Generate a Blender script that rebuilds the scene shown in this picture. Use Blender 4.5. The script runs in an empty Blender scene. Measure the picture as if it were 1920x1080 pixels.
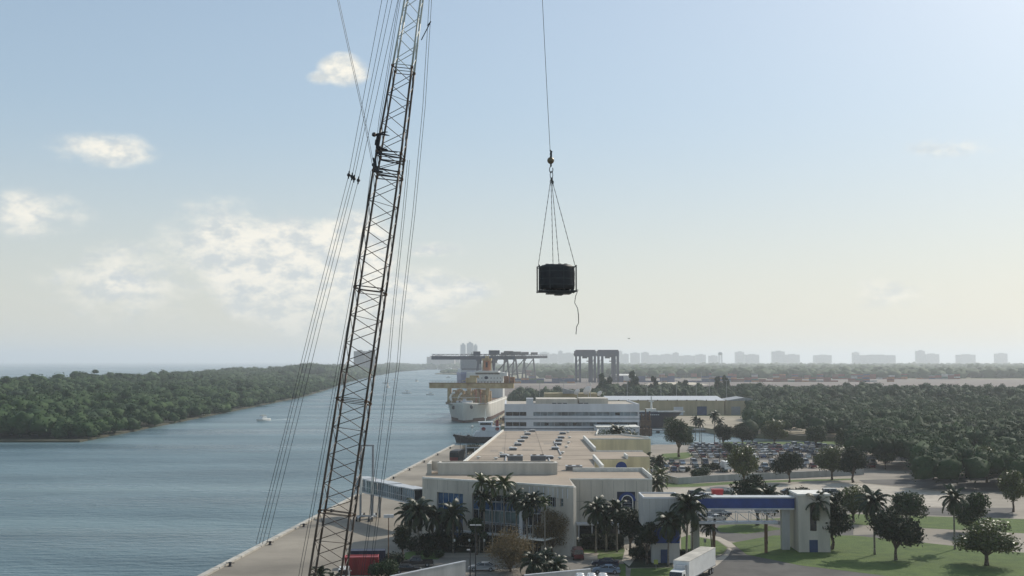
HAZE = 1.15e-4
import bpy, math, random
import numpy as np
from mathutils import Vector, Matrix, noise as mnoise
R = math.radians
rnd = random.Random(7)
SC = bpy.context.scene
COL = SC.collection

# ------------------------------------------------------------------ camera
H = 36.0; F = 2200.0; TH = math.atan(137/2200)
def ray(px, py):
    u = (px-960)/F; v = (540-py)/F
    return (u, math.cos(TH)-v*math.sin(TH), math.sin(TH)+v*math.cos(TH))
def G(px, py, z=0.0):
    d = ray(px, py); t = (z-H)/d[2]
    return (d[0]*t, d[1]*t)
def PY(px, py, Y):
    d = ray(px, py); t = Y/d[1]
    return (d[0]*t, Y, H+d[2]*t)
cam = bpy.data.cameras.new('camera'); co = bpy.data.objects.new('camera', cam); COL.objects.link(co)
cam.sensor_width = 36; cam.lens = F/1920*36; cam.clip_start = 0.5; cam.clip_end = 90000
co.location = (0, 0, H); co.rotation_euler = (math.pi/2+TH, 0, 0); SC.camera = co

# ------------------------------------------------------------------ light
SUN_AZ = R(42); SUN_EL = R(35)
sl = bpy.data.lights.new('sun', 'SUN'); so = bpy.data.objects.new('sun', sl); COL.objects.link(so)
sd = Vector((math.sin(SUN_AZ)*math.cos(SUN_EL), math.cos(SUN_AZ)*math.cos(SUN_EL), math.sin(SUN_EL)))
so.rotation_euler = sd.to_track_quat('Z', 'Y').to_euler()
sl.energy = 3.6; sl.angle = R(0.5); sl.color = (1, .93, .82)
W = bpy.data.worlds.new('World'); SC.world = W; W.use_nodes = True
def world():
    nt = W.node_tree; N = nt.nodes; L = nt.links; N.clear()
    out = N.new('ShaderNodeOutputWorld'); bg = N.new('ShaderNodeBackground'); bg.inputs[1].default_value = SKY_STR
    sky = N.new('ShaderNodeTexSky'); sky.sky_type = 'NISHITA'; sky.sun_disc = False
    sky.sun_elevation = SUN_EL; sky.sun_rotation = SUN_AZ; sky.air_density = 1.0; sky.dust_density = 1.4; sky.ozone_density = 1.6
    def math_(op, a, b=None, c=None):
        n = N.new('ShaderNodeMath'); n.operation = op
        for i, x in enumerate((a, b, c)):
            if x is None: continue
            if isinstance(x, (int, float)): n.inputs[i].default_value = x
            else: L.new(x, n.inputs[i])
        return n.outputs[0]
    tc = N.new('ShaderNodeTexCoord'); sp = N.new('ShaderNodeSeparateXYZ'); L.new(tc.outputs['Generated'], sp.inputs[0])
    X, Y, Z = sp.outputs
    az = math_('MULTIPLY', math_('ARCTAN2', X, Y), 57.2958)
    el = math_('MULTIPLY', math_('ARCSINE', Z), 57.2958)
    def smooth(x, a, b):
        n = N.new('ShaderNodeMapRange'); n.interpolation_type = 'SMOOTHSTEP'
        L.new(x, n.inputs[0]); n.inputs[1].default_value = a; n.inputs[2].default_value = b
        n.inputs[3].default_value = 0; n.inputs[4].default_value = 1
        return n.outputs[0]
    # milky air low over the horizon
    hz = N.new('ShaderNodeMapRange'); hz.interpolation_type = 'SMOOTHSTEP'; L.new(el, hz.inputs[0])
    hz.inputs[1].default_value = -1; hz.inputs[2].default_value = 21; hz.inputs[3].default_value = HZ0; hz.inputs[4].default_value = HZ1
    hzc = N.new('ShaderNodeMix'); hzc.data_type = 'RGBA'; L.new(smooth(el, 0, 13), hzc.inputs[0])
    hzc.inputs[6].default_value = (*HZ_LOW, 1); hzc.inputs[7].default_value = (*HZ_HIGH, 1)
    m1 = N.new('ShaderNodeMix'); m1.data_type = 'RGBA'; L.new(hz.outputs[0], m1.inputs[0])
    L.new(sky.outputs[0], m1.inputs[6]); L.new(hzc.outputs[2], m1.inputs[7])
    # clouds
    cv = N.new('ShaderNodeCombineXYZ'); L.new(az, cv.inputs[0]); L.new(math_('MULTIPLY', el, 1.7), cv.inputs[1])
    def nz(scale, det, rough, off):
        n = N.new('ShaderNodeTexNoise'); n.inputs['Scale'].default_value = scale
        n.inputs['Detail'].default_value = det; n.inputs['Roughness'].default_value = rough
        va = N.new('ShaderNodeVectorMath'); va.operation = 'ADD'; L.new(cv.outputs[0], va.inputs[0]); va.inputs[1].default_value = off
        L.new(va.outputs[0], n.inputs['Vector']); return n.outputs[0]
    n1 = nz(.42, 9, .58, (3, 1, 0)); n2 = nz(1.3, 6, .6, (9, 4, 2))
    def blob(a0, e0, ra, re):
        dx = math_('DIVIDE', math_('SUBTRACT', az, a0), ra); dy = math_('DIVIDE', math_('SUBTRACT', el, e0), re)
        return math_('SUBTRACT', 1.0, math_('SQRT', math_('ADD', math_('MULTIPLY', dx, dx), math_('MULTIPLY', dy, dy))))
    pa = lambda px: math.degrees(math.atan((px-960)/F)); pe = lambda py: math.degrees(math.atan((677-py)/F))
    blobs = [((640, 130), 1.5, .95, 1.9), ((600, 147), 1.0, .45, 1.0), ((545, 520), 4.6, 3.1, 3.2), ((660, 480), 2.5, 2.5, 2.8), ((640, 580), 6.5, 2.0, 1.8),
             ((810, 468), 2.4, .5, .85), ((880, 545), 2.0, .9, 1.2), ((770, 555), 4.4, 1.7, 1.3),
             ((430, 470), 4.5, 3.0, 1.0), ((230, 540), 5, 2.4, .9), ((190, 300), 3.4, 1.0, .9), ((60, 420), 3.5, 1.4, .8),
             ((1680, 560), 4.5, 1.0, .6), ((1800, 300), 3.0, .8, .45)]
    tot = None
    for (p, ra, re, k) in blobs:
        b = math_('MULTIPLY', math_('MAXIMUM', blob(pa(p[0]), pe(p[1]), ra, re), 0.0), k)
        tot = b if tot is None else math_('MAXIMUM', tot, b)
    dens = math_('ADD', tot, math_('MULTIPLY', math_('SUBTRACT', n1, .5), 1.55))
    dens = math_('ADD', dens, math_('MULTIPLY', math_('SUBTRACT', n2, .5), .35))
    gate = smooth(tot, 0.0, .3)
    mask = math_('MULTIPLY', smooth(dens, .02, .92), gate)
    shade = smooth(nz(.8, 7, .6, (3.5, .2, 5)), .36, .62)
    cc = N.new('ShaderNodeMix'); cc.data_type = 'RGBA'; L.new(shade, cc.inputs[0])
    cc.inputs[6].default_value = (*CL_DARK, 1); cc.inputs[7].default_value = (*CL_LITE, 1)
    lowf = math_('MULTIPLY', mask, math_('ADD', .45, math_('MULTIPLY', smooth(el, .3, 4.5), .55)))
    m2 = N.new('ShaderNodeMix'); m2.data_type = 'RGBA'; L.new(lowf, m2.inputs[0])
    L.new(m1.outputs[2], m2.inputs[6]); L.new(cc.outputs[2], m2.inputs[7])
    L.new(m2.outputs[2], bg.inputs[0]); L.new(bg.outputs[0], out.inputs[0])
SKY_STR = .11
HZ0, HZ1 = .85, .42
HZ_LOW = (6.6, 6.5, 5.6); HZ_HIGH = (3.9, 5.15, 6.1)
CL_DARK = (5.6, 6.0, 6.1); CL_LITE = (8.6, 8.3, 7.4)
world()
SC.view_settings.view_transform = 'Standard'; SC.view_settings.look = 'None'
SC.view_settings.gamma = 1; SC.view_settings.use_curve_mapping = False; SC.view_settings.exposure = 0.06
SC.render.engine = 'CYCLES'; SC.cycles.use_denoising = True
SC.cycles.max_bounces = 5; SC.cycles.volume_bounces = 1; SC.cycles.transparent_max_bounces = 6
SC.cycles.caustics_reflective = False; SC.cycles.caustics_refractive = False
SC.cycles.sample_clamp_indirect = 4

# ------------------------------------------------------------------ materials
_M = {}
def mat(name, col, rough=.75, var=.18, scale=.35, metal=0.0, bump=0.0, bscale=3.0, stretch=None, col2=None, spec=.4, trans=0.0, alpha=1.0, fine=0.0, stain=None):
    if name in _M: return _M[name]
    m = bpy.data.materials.new(name); m.use_nodes = True; _M[name] = m
    nt = m.node_tree; N = nt.nodes; L = nt.links; b = N['Principled BSDF']
    b.inputs['Roughness'].default_value = rough; b.inputs['Metallic'].default_value = metal
    b.inputs['Specular IOR Level'].default_value = spec
    geo = N.new('ShaderNodeNewGeometry'); src = geo.outputs['Position']
    if stretch:
        mp = N.new('ShaderNodeMapping'); mp.inputs['Scale'].default_value = stretch; L.new(src, mp.inputs[0]); src = mp.outputs[0]
    n = N.new('ShaderNodeTexNoise'); n.inputs['Scale'].default_value = scale; n.inputs['Detail'].default_value = 6; n.inputs['Roughness'].default_value = .62
    L.new(src, n.inputs['Vector'])
    rp = N.new('ShaderNodeValToRGB'); c = col; c2 = col2 or tuple(x*(1-var*1.6) for x in col)
    rp.color_ramp.elements[0].position = .33; rp.color_ramp.elements[0].color = (*c2, 1)
    rp.color_ramp.elements[1].position = .66; rp.color_ramp.elements[1].color = (*[min(1, x*(1+(var*.6 if not col2 else 0))) for x in c], 1)
    L.new(n.outputs[0], rp.inputs[0]); outc = rp.outputs[0]
    if fine:
        n3 = N.new('ShaderNodeTexNoise'); n3.inputs['Scale'].default_value = 4.0; n3.inputs['Detail'].default_value = 4; L.new(geo.outputs['Position'], n3.inputs['Vector'])
        mr = N.new('ShaderNodeMapRange'); L.new(n3.outputs[0], mr.inputs[0]); mr.inputs[1].default_value = .3; mr.inputs[2].default_value = .7
        mr.inputs[3].default_value = 1-fine; mr.inputs[4].default_value = 1+fine*.5
        vm = N.new('ShaderNodeVectorMath'); vm.operation = 'SCALE'; L.new(outc, vm.inputs[0]); L.new(mr.outputs[0], vm.inputs['Scale']); outc = vm.outputs[0]
    if stain:
        n4 = N.new('ShaderNodeTexNoise'); n4.inputs['Scale'].default_value = stain[1]; n4.inputs['Detail'].default_value = 7; n4.inputs['Roughness'].default_value = .7
        mp2 = N.new('ShaderNodeMapping'); mp2.inputs['Scale'].default_value = stain[2]; L.new(geo.outputs['Position'], mp2.inputs[0]); L.new(mp2.outputs[0], n4.inputs['Vector'])
        mr2 = N.new('ShaderNodeMapRange'); L.new(n4.outputs[0], mr2.inputs[0]); mr2.inputs[1].default_value = stain[3]; mr2.inputs[2].default_value = stain[3]+.14; mr2.clamp = True
        mx = N.new('ShaderNodeMix'); mx.data_type = 'RGBA'; L.new(mr2.outputs[0], mx.inputs[0]); L.new(outc, mx.inputs[6]); mx.inputs[7].default_value = (*stain[0], 1); outc = mx.outputs[2]
    L.new(outc, b.inputs['Base Color'])
    if bump:
        n2 = N.new('ShaderNodeTexNoise'); n2.inputs['Scale'].default_value = bscale; n2.inputs['Detail'].default_value = 4; L.new(geo.outputs['Position'], n2.inputs['Vector'])
        bp = N.new('ShaderNodeBump'); bp.inputs['Strength'].default_value = bump; bp.inputs['Distance'].default_value = .3; L.new(n2.outputs[0], bp.inputs['Height']); L.new(bp.outputs[0], b.inputs['Normal'])
    if trans:
        tr = N.new('ShaderNodeBsdfTranslucent'); L.new(outc, tr.inputs[0]); ms = N.new('ShaderNodeMixShader'); ms.inputs[0].default_value = trans
        L.new(b.outputs[0], ms.inputs[1]); L.new(tr.outputs[0], ms.inputs[2]); L.new(ms.outputs[0], N['Material Output'].inputs[0])
    return m
VS = (1, 1, .12)   # vertical streaks
M = dict(
 conc=mat('quay_concrete', (.285, .25, .20), .85, .25, .035, fine=.12, stain=((.19, .168, .138), .05, (1, .28, 1), .56)),
 kerb=mat('pale_kerb_concrete', (.50, .47, .41), .8, .2, .4),
 roof=mat('tan_roof', (.365, .295, .225), .9, .16, .05, fine=.06, stain=((.285, .232, .18), .16, (.35, 1, 1), .6)),
 wall=mat('white_stucco', (.54, .50, .43), .8, .14, .5, stretch=VS, fine=.05, stain=((.40, .39, .36), .55, (1, 1, .09), .60)),
 wall2=mat('grey_white_stucco', (.46, .46, .44), .8, .12, .5, stretch=VS, fine=.05, stain=((.34, .35, .35), .5, (1, 1, .1), .62)),
 trim=mat('white_trim', (.74, .72, .66), .7, .12, .8),
 cream=mat('cream_yellow_stucco', (.68, .59, .37), .85, .12, .5, stretch=VS, fine=.04),
 bluewh=mat('cool_white_panel', (.60, .61, .63), .6, .08, .3, stretch=VS, fine=.04),
 lotd=mat('dusty_tarmac', (.21, .188, .158), .9, .2, .1, fine=.12, stain=((.13, .12, .105), .12, (1, 1, 1), .58)),
 glass=mat('dark_blue_glass', (.02, .05, .10), .08, .3, .3, spec=.8),
 glassb=mat('blue_glass', (.03, .10, .22), .1, .3, .25, spec=.8),
 glassd=mat('black_window_glass', (.012, .018, .026), .12, .3, .4, spec=.6),
 glassp=mat('pale_tinted_glass', (.14, .21, .22), .12, .4, .35, spec=.7),
 strip=mat('grey_ribbon_glass', (.16, .20, .23), .25, .5, .25, spec=.6),
 mull=mat('aluminium_mullion', (.42, .45, .48), .45, .1, 1, metal=.3),
 blue=mat('royal_blue_paint', (.012, .045, .20), .5, .15, .6),
 navy=mat('navy_paint', (.010, .018, .05), .55, .3, .3, stretch=VS),
 door=mat('blue_door_paint', (.02, .05, .13), .5, .15, .6),
 asphalt=mat('asphalt', (.10, .095, .088), .9, .25, .12, fine=.12, stain=((.06, .057, .055), .15, (1, 1, 1), .58)),
 lot=mat('sunbleached_lot', (.27, .235, .195), .9, .2, .06, fine=.1, stain=((.22, .2, .175), .1, (1, 1, 1), .6)),
 walk=mat('pavement_slabs', (.42, .375, .31), .85, .15, .3, fine=.06),
 grass=mat('lawn_grass', (.10, .155, .026), .95, .3, .35, col2=(.055, .10, .018), bump=.6, bscale=6, fine=.3),
 bed=mat('shaded_shrub_bed', (.022, .036, .012), .95, .4, .6, col2=(.01, .018, .007), bump=.8, bscale=3, fine=.3),  # shrub and lawn green, with the building's shade put into the dark colour
 dirt=mat('sandy_soil', (.36, .31, .23), .95, .25, .05, fine=.1),
 scrub=mat('scrub_ground', (.13, .15, .07), .95, .3, .02, col2=(.25, .21, .14)),
 palm=mat('palm_frond', (.024, .042, .010), .5, .4, .9, col2=(.010, .020, .006), trans=.12, spec=.35),
 palmy=mat('yellow_green_frond', (.09, .11, .024), .45, .4, .9, col2=(.03, .05, .012), trans=.25, spec=.45),
 ptrunk=mat('palm_trunk', (.22, .195, .16), .9, .3, 2.5, stretch=(1, 1, 3)),
 leaf=mat('broad_leaf', (.034, .066, .018), .6, .4, .5, col2=(.014, .032, .010), trans=.2, spec=.25),
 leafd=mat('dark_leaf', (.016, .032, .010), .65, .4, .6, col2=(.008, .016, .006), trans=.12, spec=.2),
 leafb=mat('olive_brown_leaf', (.20, .145, .07), .7, .4, .7, col2=(.10, .08, .035), trans=.25),
 leafm=mat('mangrove_leaf', (.058, .105, .032), .8, .5, .02, col2=(.022, .048, .018), trans=.1, fine=.3, spec=.15),
 leafp=mat('pine_leaf', (.045, .085, .032), .8, .5, .05, col2=(.012, .028, .014), trans=.1, fine=.3, spec=.15),
 bark=mat('bark', (.12, .095, .07), .95, .3, 2),
 barkp=mat('pale_twig_bark', (.21, .165, .12), .95, .3, 2),
 steel=mat('weathered_dark_steel', (.045, .038, .034), .55, .5, 1.2, col2=(.085, .055, .036), metal=.25),
 steelg=mat('light_grey_boom_paint', (.40, .42, .38), .5, .15, 1.2),
 rope=mat('steel_wire_rope', (.05, .05, .052), .5, .2, 3, metal=.4),
 rust=mat('rusty_iron', (.16, .085, .045), .8, .5, 1.0, col2=(.06, .035, .022)),
 black=mat('black_rubber', (.016, .017, .022), .6, .3, 2.0),
 dark=mat('dark_metal', (.03, .032, .036), .5, .3, 1.5),
 grey=mat('grey_metal', (.28, .29, .30), .5, .15, 1.0, metal=.2),
 lgrey=mat('light_grey_metal', (.50, .51, .52), .45, .12, 1.0, metal=.15),
 white=mat('white_paint', (.74, .74, .72), .45, .08, .6, stain=((.5, .47, .42), .4, (1, 1, .2), .64)),
 cranep=mat('blue_grey_crane_paint', (.008, .022, .06), .5, .3, .1),
 cranep2=mat('brown_grey_crane_paint', (.05, .045, .055), .5, .3, .1),
 hullw=mat('worn_white_hull', (.62, .595, .54), .5, .1, .12, stretch=VS, stain=((.36, .25, .16), .22, (1, 1, .12), .62)),
 boot=mat('red_brown_boot_topping', (.10, .045, .03), .7, .3, .3),
 shipw=mat('ship_white', (.66, .66, .64), .5, .1, .2, stretch=VS),
 tan=mat('rust_streaked_buff_paint', (.50, .40, .25), .7, .4, .35, col2=(.34, .21, .11), fine=.2),
 buff=mat('buff_yellow_paint', (.50, .40, .22), .6, .3, .3, col2=(.3, .19, .09)),
 orange=mat('orange_funnel_paint', (.42, .17, .085), .5, .2, .3),
 red=mat('red_paint', (.25, .015, .018), .5, .3, .7, stretch=VS),
 redd=mat('dark_red_paint', (.20, .022, .022), .5, .3, .7),
 wood=mat('wooden_dunnage', (.2, .14, .09), .9, .3, 2),
 skin=mat('tanned_skin', (.30, .17, .11), .6, .1, 5),
 cloth=mat('dark_work_clothes', (.014, .015, .02), .9, .2, 4),
 hat=mat('dark_hard_hat', (.02, .02, .022), .4, .1, 5),
 warm=mat('tan_warehouse_sheet', (.40, .34, .22), .8, .15, .3, stretch=VS, fine=.04),
 pink=mat('pinkish_concrete', (.42, .34, .31), .8, .1, .02),
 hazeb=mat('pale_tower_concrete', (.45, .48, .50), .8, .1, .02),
 dkbld=mat('dark_glazed_tower', (.07, .085, .11), .4, .2, .03),
 yard=mat('stained_yard_ground', (.17, .13, .105), .9, .3, .02, col2=(.10, .085, .08)),
 mud=mat('muddy_bank', (.085, .075, .045), .95, .3, .1, col2=(.04, .045, .02)),
 foam=mat('wake_foam', (.42, .47, .48), .6, .3, .4, col2=(.22, .30, .31)),
 joint=mat('wall_joint_grey', (.27, .26, .23), .9, .2, .5),  # dark grey of the joint lines between wall panels
 sand=mat('sand', (.55, .48, .36), .95, .15, .02),
 paintw=mat('road_marking_white', (.62, .61, .57), .8, .2, 1.5),
 yellow=mat('yellow_paint', (.55, .42, .06), .6, .2, 1),
 ydull=mat('yellow_green_sign', (.40, .42, .10), .6, .2, 1),
 lens=mat('lamp_lens', (.75, .75, .72), .2, .1, 1),
 tyre=mat('tyre_black', (.018, .018, .018), .85, .2, 4),
)
def brickgrid(name, base, glass, su, sz):
    """facade of a far building: rows of windows set in a wall (a real pattern of the wall)"""
    if name in _M: return _M[name]
    m = bpy.data.materials.new(name); m.use_nodes = True; _M[name] = m
    N = m.node_tree.nodes; L = m.node_tree.links; b = N['Principled BSDF']; b.inputs['Roughness'].default_value = .6
    tc = N.new('ShaderNodeTexCoord'); sp = N.new('ShaderNodeSeparateXYZ'); L.new(tc.outputs['Object'], sp.inputs[0])
    ad = N.new('ShaderNodeMath'); ad.operation = 'ADD'; L.new(sp.outputs[0], ad.inputs[0]); L.new(sp.outputs[1], ad.inputs[1])
    cb = N.new('ShaderNodeCombineXYZ'); L.new(ad.outputs[0], cb.inputs[0]); L.new(sp.outputs[2], cb.inputs[1])
    br = N.new('ShaderNodeTexBrick'); br.offset = 0; br.inputs['Scale'].default_value = 1
    br.inputs['Brick Width'].default_value = su; br.inputs['Row Height'].default_value = sz; br.inputs['Mortar Size'].default_value = sz*.22
    br.inputs['Color1'].default_value = (*glass, 1); br.inputs['Color2'].default_value = (*[g*1.6 for g in glass], 1); br.inputs['Mortar'].default_value = (*base, 1)
    L.new(cb.outputs[0], br.inputs['Vector']); L.new(br.outputs[0], b.inputs['Base Color']); return m
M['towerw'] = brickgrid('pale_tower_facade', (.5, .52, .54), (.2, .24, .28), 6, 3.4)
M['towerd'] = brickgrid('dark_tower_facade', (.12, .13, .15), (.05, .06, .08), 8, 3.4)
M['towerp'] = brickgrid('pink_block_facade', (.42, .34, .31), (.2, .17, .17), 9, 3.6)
def water_mat():
    m = bpy.data.materials.new('channel_water'); m.use_nodes = True; N = m.node_tree.nodes; L = m.node_tree.links; b = N['Principled BSDF']
    geo = N.new('ShaderNodeNewGeometry')
    def nz(s, st, det=4):
        mp = N.new('ShaderNodeMapping'); mp.inputs['Scale'].default_value = st; mp.inputs['Rotation'].default_value = (0, 0, .12); L.new(geo.outputs['Position'], mp.inputs[0])
        n = N.new('ShaderNodeTexNoise'); n.inputs['Scale'].default_value = s; n.inputs['Detail'].default_value = det; L.new(mp.outputs[0], n.inputs['Vector']); return n.outputs[0]
    a = nz(.02, (.6, 1.6, 1), 6)
    rp = N.new('ShaderNodeValToRGB'); L.new(a, rp.inputs[0])
    rp.color_ramp.elements[0].position = .35; rp.color_ramp.elements[0].color = (.055, .108, .13, 1)
    rp.color_ramp.elements[1].position = .68; rp.color_ramp.elements[1].color = (.13, .205, .23, 1)
    a2 = nz(.0045, (.3, 3.2, 1), 6); mr0 = N.new('ShaderNodeMapRange'); L.new(a2, mr0.inputs[0]); mr0.inputs[1].default_value = .52; mr0.inputs[2].default_value = .68
    mx = N.new('ShaderNodeMix'); mx.data_type = 'RGBA'; L.new(mr0.outputs[0], mx.inputs[0]); L.new(rp.outputs[0], mx.inputs[6]); mx.inputs[7].default_value = (.19, .27, .28, 1); L.new(mx.outputs[2], b.inputs['Base Color'])
    s = nz(.006, (.35, 2.6, 1), 5)
    mr = N.new('ShaderNodeMapRange'); L.new(s, mr.inputs[0]); mr.inputs[1].default_value = .45; mr.inputs[2].default_value = .7; mr.inputs[3].default_value = .34; mr.inputs[4].default_value = .16
    L.new(mr.outputs[0], b.inputs['Roughness'])
    w1 = nz(.35, (.5, 1.3, 1), 5); w2 = nz(1.6, (.6, 1.2, 1), 3)
    ad = N.new('ShaderNodeMath'); ad.operation = 'MULTIPLY_ADD'; L.new(w2, ad.inputs[0]); ad.inputs[1].default_value = .35; L.new(w1, ad.inputs[2])
    bp = N.new('ShaderNodeBump'); bp.inputs['Strength'].default_value = 1.0; bp.inputs['Distance'].default_value = 1.1; L.new(ad.outputs[0], bp.inputs['Height']); L.new(bp.outputs[0], b.inputs['Normal'])
    b.inputs['IOR'].default_value = 1.33
    return m
M['water'] = water_mat()

# ------------------------------------------------------------------ mesh helpers
class MB:
    def __init__(s): s.v = []; s.f = []; s.m = []; s.mi = 0; s.cut = []
    def add(s, vs, fs):
        o = len(s.v); s.cut.append((o, len(s.f))); s.v += [tuple(v) for v in vs]
        for f in fs: s.f.append(tuple(i+o for i in f)); s.m.append(s.mi)
        return s
    def mat(s, i): s.mi = i; return s
    def box(s, x0, x1, y0, y1, z0, z1, rz=0, c=None, taper=0.0):
        vs = [(x, y, z) for z in (z0, z1) for (x, y) in ((x0, y0), (x1, y0), (x1, y1), (x0, y1))]
        if taper:
            cx, cy = (x0+x1)/2, (y0+y1)/2
            vs = vs[:4]+[(cx+(x-cx)*(1-taper), cy+(y-cy)*(1-taper), z) for x, y, z in vs[4:]]
        if rz:
            c = c or ((x0+x1)/2, (y0+y1)/2); k, q = math.cos(rz), math.sin(rz)
            vs = [(c[0]+(x-c[0])*k-(y-c[1])*q, c[1]+(x-c[0])*q+(y-c[1])*k, z) for x, y, z in vs]
        return s.add(vs, [(3, 2, 1, 0), (4, 5, 6, 7), (0, 1, 5, 4), (1, 2, 6, 5), (2, 3, 7, 6), (3, 0, 4, 7)])
    def tube(s, p0, p1, r0, r1=None, n=6, cap=True):
        r1 = r0 if r1 is None else r1; p0 = Vector(p0); p1 = Vector(p1); d = p1-p0
        if d.length < 1e-6: return s
        q = d.to_track_quat('Z', 'Y'); vs = []
        for p, r in ((p0, r0), (p1, r1)):
            for i in range(n): a = 2*math.pi*i/n; vs.append(p+q @ Vector((r*math.cos(a), r*math.sin(a), 0)))
        fs = [(i, (i+1) % n, n+(i+1) % n, n+i) for i in range(n)]
        if cap: fs += [tuple(range(n-1, -1, -1)), tuple(range(n, 2*n))]
        return s.add(vs, fs)
    def path(s, pts, rs, n=6):
        for i in range(len(pts)-1):
            a = rs[i] if isinstance(rs, (list, tuple)) else rs; b = rs[i+1] if isinstance(rs, (list, tuple)) else rs
            s.tube(pts[i], pts[i+1], a, b, n, i in (0, len(pts)-2))
        return s
    def lathe(s, prof, n=12, c=(0, 0)):
        vs = [(c[0]+r*math.cos(2*math.pi*i/n), c[1]+r*math.sin(2*math.pi*i/n), z) for r, z in prof for i in range(n)]
        fs = [(k*n+i, k*n+(i+1) % n, (k+1)*n+(i+1) % n, (k+1)*n+i) for k in range(len(prof)-1) for i in range(n)]
        return s.add(vs, fs)
    def ball(s, c, r, n=10, sq=1.0):
        k = n//2; pr = [(r*math.sin(math.pi*i/k)+1e-4, c[2]-r*sq*math.cos(math.pi*i/k)) for i in range(k+1)]
        return s.lathe(pr, n, (c[0], c[1]))
    def prism(s, poly, z0, z1):
        a = sum(poly[i][0]*poly[(i+1) % len(poly)][1]-poly[(i+1) % len(poly)][0]*poly[i][1] for i in range(len(poly)))
        if a < 0: poly = poly[::-1]
        n = len(poly)
        return s.add([(x, y, z0) for x, y in poly]+[(x, y, z1) for x, y in poly],
                     [tuple(range(n-1, -1, -1)), tuple(range(n, 2*n))]+[(i, (i+1) % n, n+(i+1) % n, n+i) for i in range(n)])
    def side(s, prof, y0, y1, inset=None):
        """(x,z) side profile extruded across y"""
        n = len(prof); a = sum(prof[i][0]*prof[(i+1) % n][1]-prof[(i+1) % n][0]*prof[i][1] for i in range(n))
        if a < 0: prof = prof[::-1]; inset = inset[::-1] if inset else None
        ins = inset or [0]*n
        return s.add([(x, y0+ins[i], z) for i, (x, z) in enumerate(prof)]+[(x, y1-ins[i], z) for i, (x, z) in enumerate(prof)],
                     [tuple(range(n)), tuple(range(2*n-1, n-1, -1))]+[(i, n+i, n+(i+1) % n, (i+1) % n) for i in range(n)])
    def mesh(s, name, mats, smooth=False):
        me = bpy.data.meshes.new(name); me.from_pydata(s.v, [], s.f)
        mats = mats if isinstance(mats, (list, tuple)) else [mats]
        for m in mats: me.materials.append(M[m] if isinstance(m, str) else m)
        if len(mats) > 1: me.polygons.foreach_set('material_index', s.m)
        if smooth: me.polygons.foreach_set('use_smooth', [True]*len(me.polygons))
        me.update(); return me
def wordcheck(l):
    n = len(l.split())
    if not 4 <= n <= 16: print('LABEL LENGTH', n, l)
def props(o, label, cat, group=None, kind=None):
    if label: wordcheck(label); o['label'] = label
    if cat: o['category'] = cat
    if group: o['group'] = group
    if kind: o['kind'] = kind
def thing(name, label, cat, loc=(0, 0, 0), rz=0, group=None):
    o = bpy.data.objects.new(name, None); COL.objects.link(o); o.empty_display_size = .5
    o.location = loc; o.rotation_euler = (0, 0, rz); props(o, label, cat, group); return o
EACH = {'courtyard_wall', 'roller_door', 'post', 'open_window', 'porthole', 'fan', 'tyre_fender', 'round_emblem', 'gutter_head', 'deck_post', 'roof_unit', 'support', 'walkway_post', 'penthouse', 'window', 'joint_pin', 'side_wall', 'cross_beam', 'machinery_house', 'roof_patch', 'roof_pipe'}
def part(name, mb, m, parent, smooth=False, label=None):
    if isinstance(mb, MB) and name in EACH and len(mb.cut) > 1:
        o = None; cuts = mb.cut+[(len(mb.v), len(mb.f))]
        for (v0, f0), (v1, f1) in zip(cuts[:-1], cuts[1:]):
            q = MB(); q.v = mb.v[v0:v1]; q.f = [tuple(i-v0 for i in f) for f in mb.f[f0:f1]]; q.m = [0]*len(q.f); q.cut = [(0, 0)]
            o = part(name, q, m, parent, smooth)
        return o
    me = mb.mesh(name, m, smooth) if isinstance(mb, MB) else mb
    o = bpy.data.objects.new(name, me); COL.objects.link(o); o.parent = parent
    if label: o['label'] = label
    return o
def single(name, mb, m, label, cat, loc=(0, 0, 0), rz=0, group=None, smooth=False, kind=None):
    me = mb.mesh(name, m, smooth) if isinstance(mb, MB) else mb
    o = bpy.data.objects.new(name, me); COL.objects.link(o); o.location = loc; o.rotation_euler = (0, 0, rz)
    props(o, label, cat, group, kind); return o
def struct(name, mb, m, kind='structure'):
    me = mb.mesh(name, m) if isinstance(mb, MB) else mb
    o = bpy.data.objects.new(name, me); COL.objects.link(o); o['kind'] = kind; return o
def dup(root, loc, rz=0, label=None, group=None, sc=None):
    kids = [c for c in COL.objects if c.parent == root] if not hasattr(dup, 'c') or root.name not in dup.c else dup.c[root.name]
    if not hasattr(dup, 'c'): dup.c = {}
    dup.c[root.name] = kids
    r = root.copy(); COL.objects.link(r); r.location = loc; r.rotation_euler = (0, 0, rz)
    if sc: r.scale = sc if isinstance(sc, tuple) else (sc, sc, sc)
    if label: wordcheck(label); r['label'] = label
    if group: r['group'] = group
    for ch in kids:
        c = ch.copy(); COL.objects.link(c); c.parent = r
        for g in [x for x in ch.children if x.name in COL.objects]:
            d = g.copy(); COL.objects.link(d); d.parent = c
    return r
ORD = ['first', 'second', 'third', 'fourth', 'fifth', 'sixth', 'seventh', 'eighth', 'ninth', 'tenth', 'eleventh', 'twelfth', 'thirteenth', 'fourteenth', 'fifteenth', 'sixteenth', 'seventeenth', 'eighteenth', 'nineteenth', 'twentieth']
def quads_mesh(name, V, mats):
    """V: (n,4,3) array of quads"""
    n = len(V); me = bpy.data.meshes.new(name); me.vertices.add(n*4); me.vertices.foreach_set('co', V.reshape(-1).astype(np.float32))
    me.loops.add(n*4); me.loops.foreach_set('vertex_index', np.arange(n*4, dtype=np.int32))
    me.polygons.add(n); me.polygons.foreach_set('loop_start', np.arange(0, n*4, 4, dtype=np.int32)); me.polygons.foreach_set('loop_total', np.full(n, 4, dtype=np.int32))
    me.materials.append(M[mats]); me.update(calc_edges=True); me.validate(); return me
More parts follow.
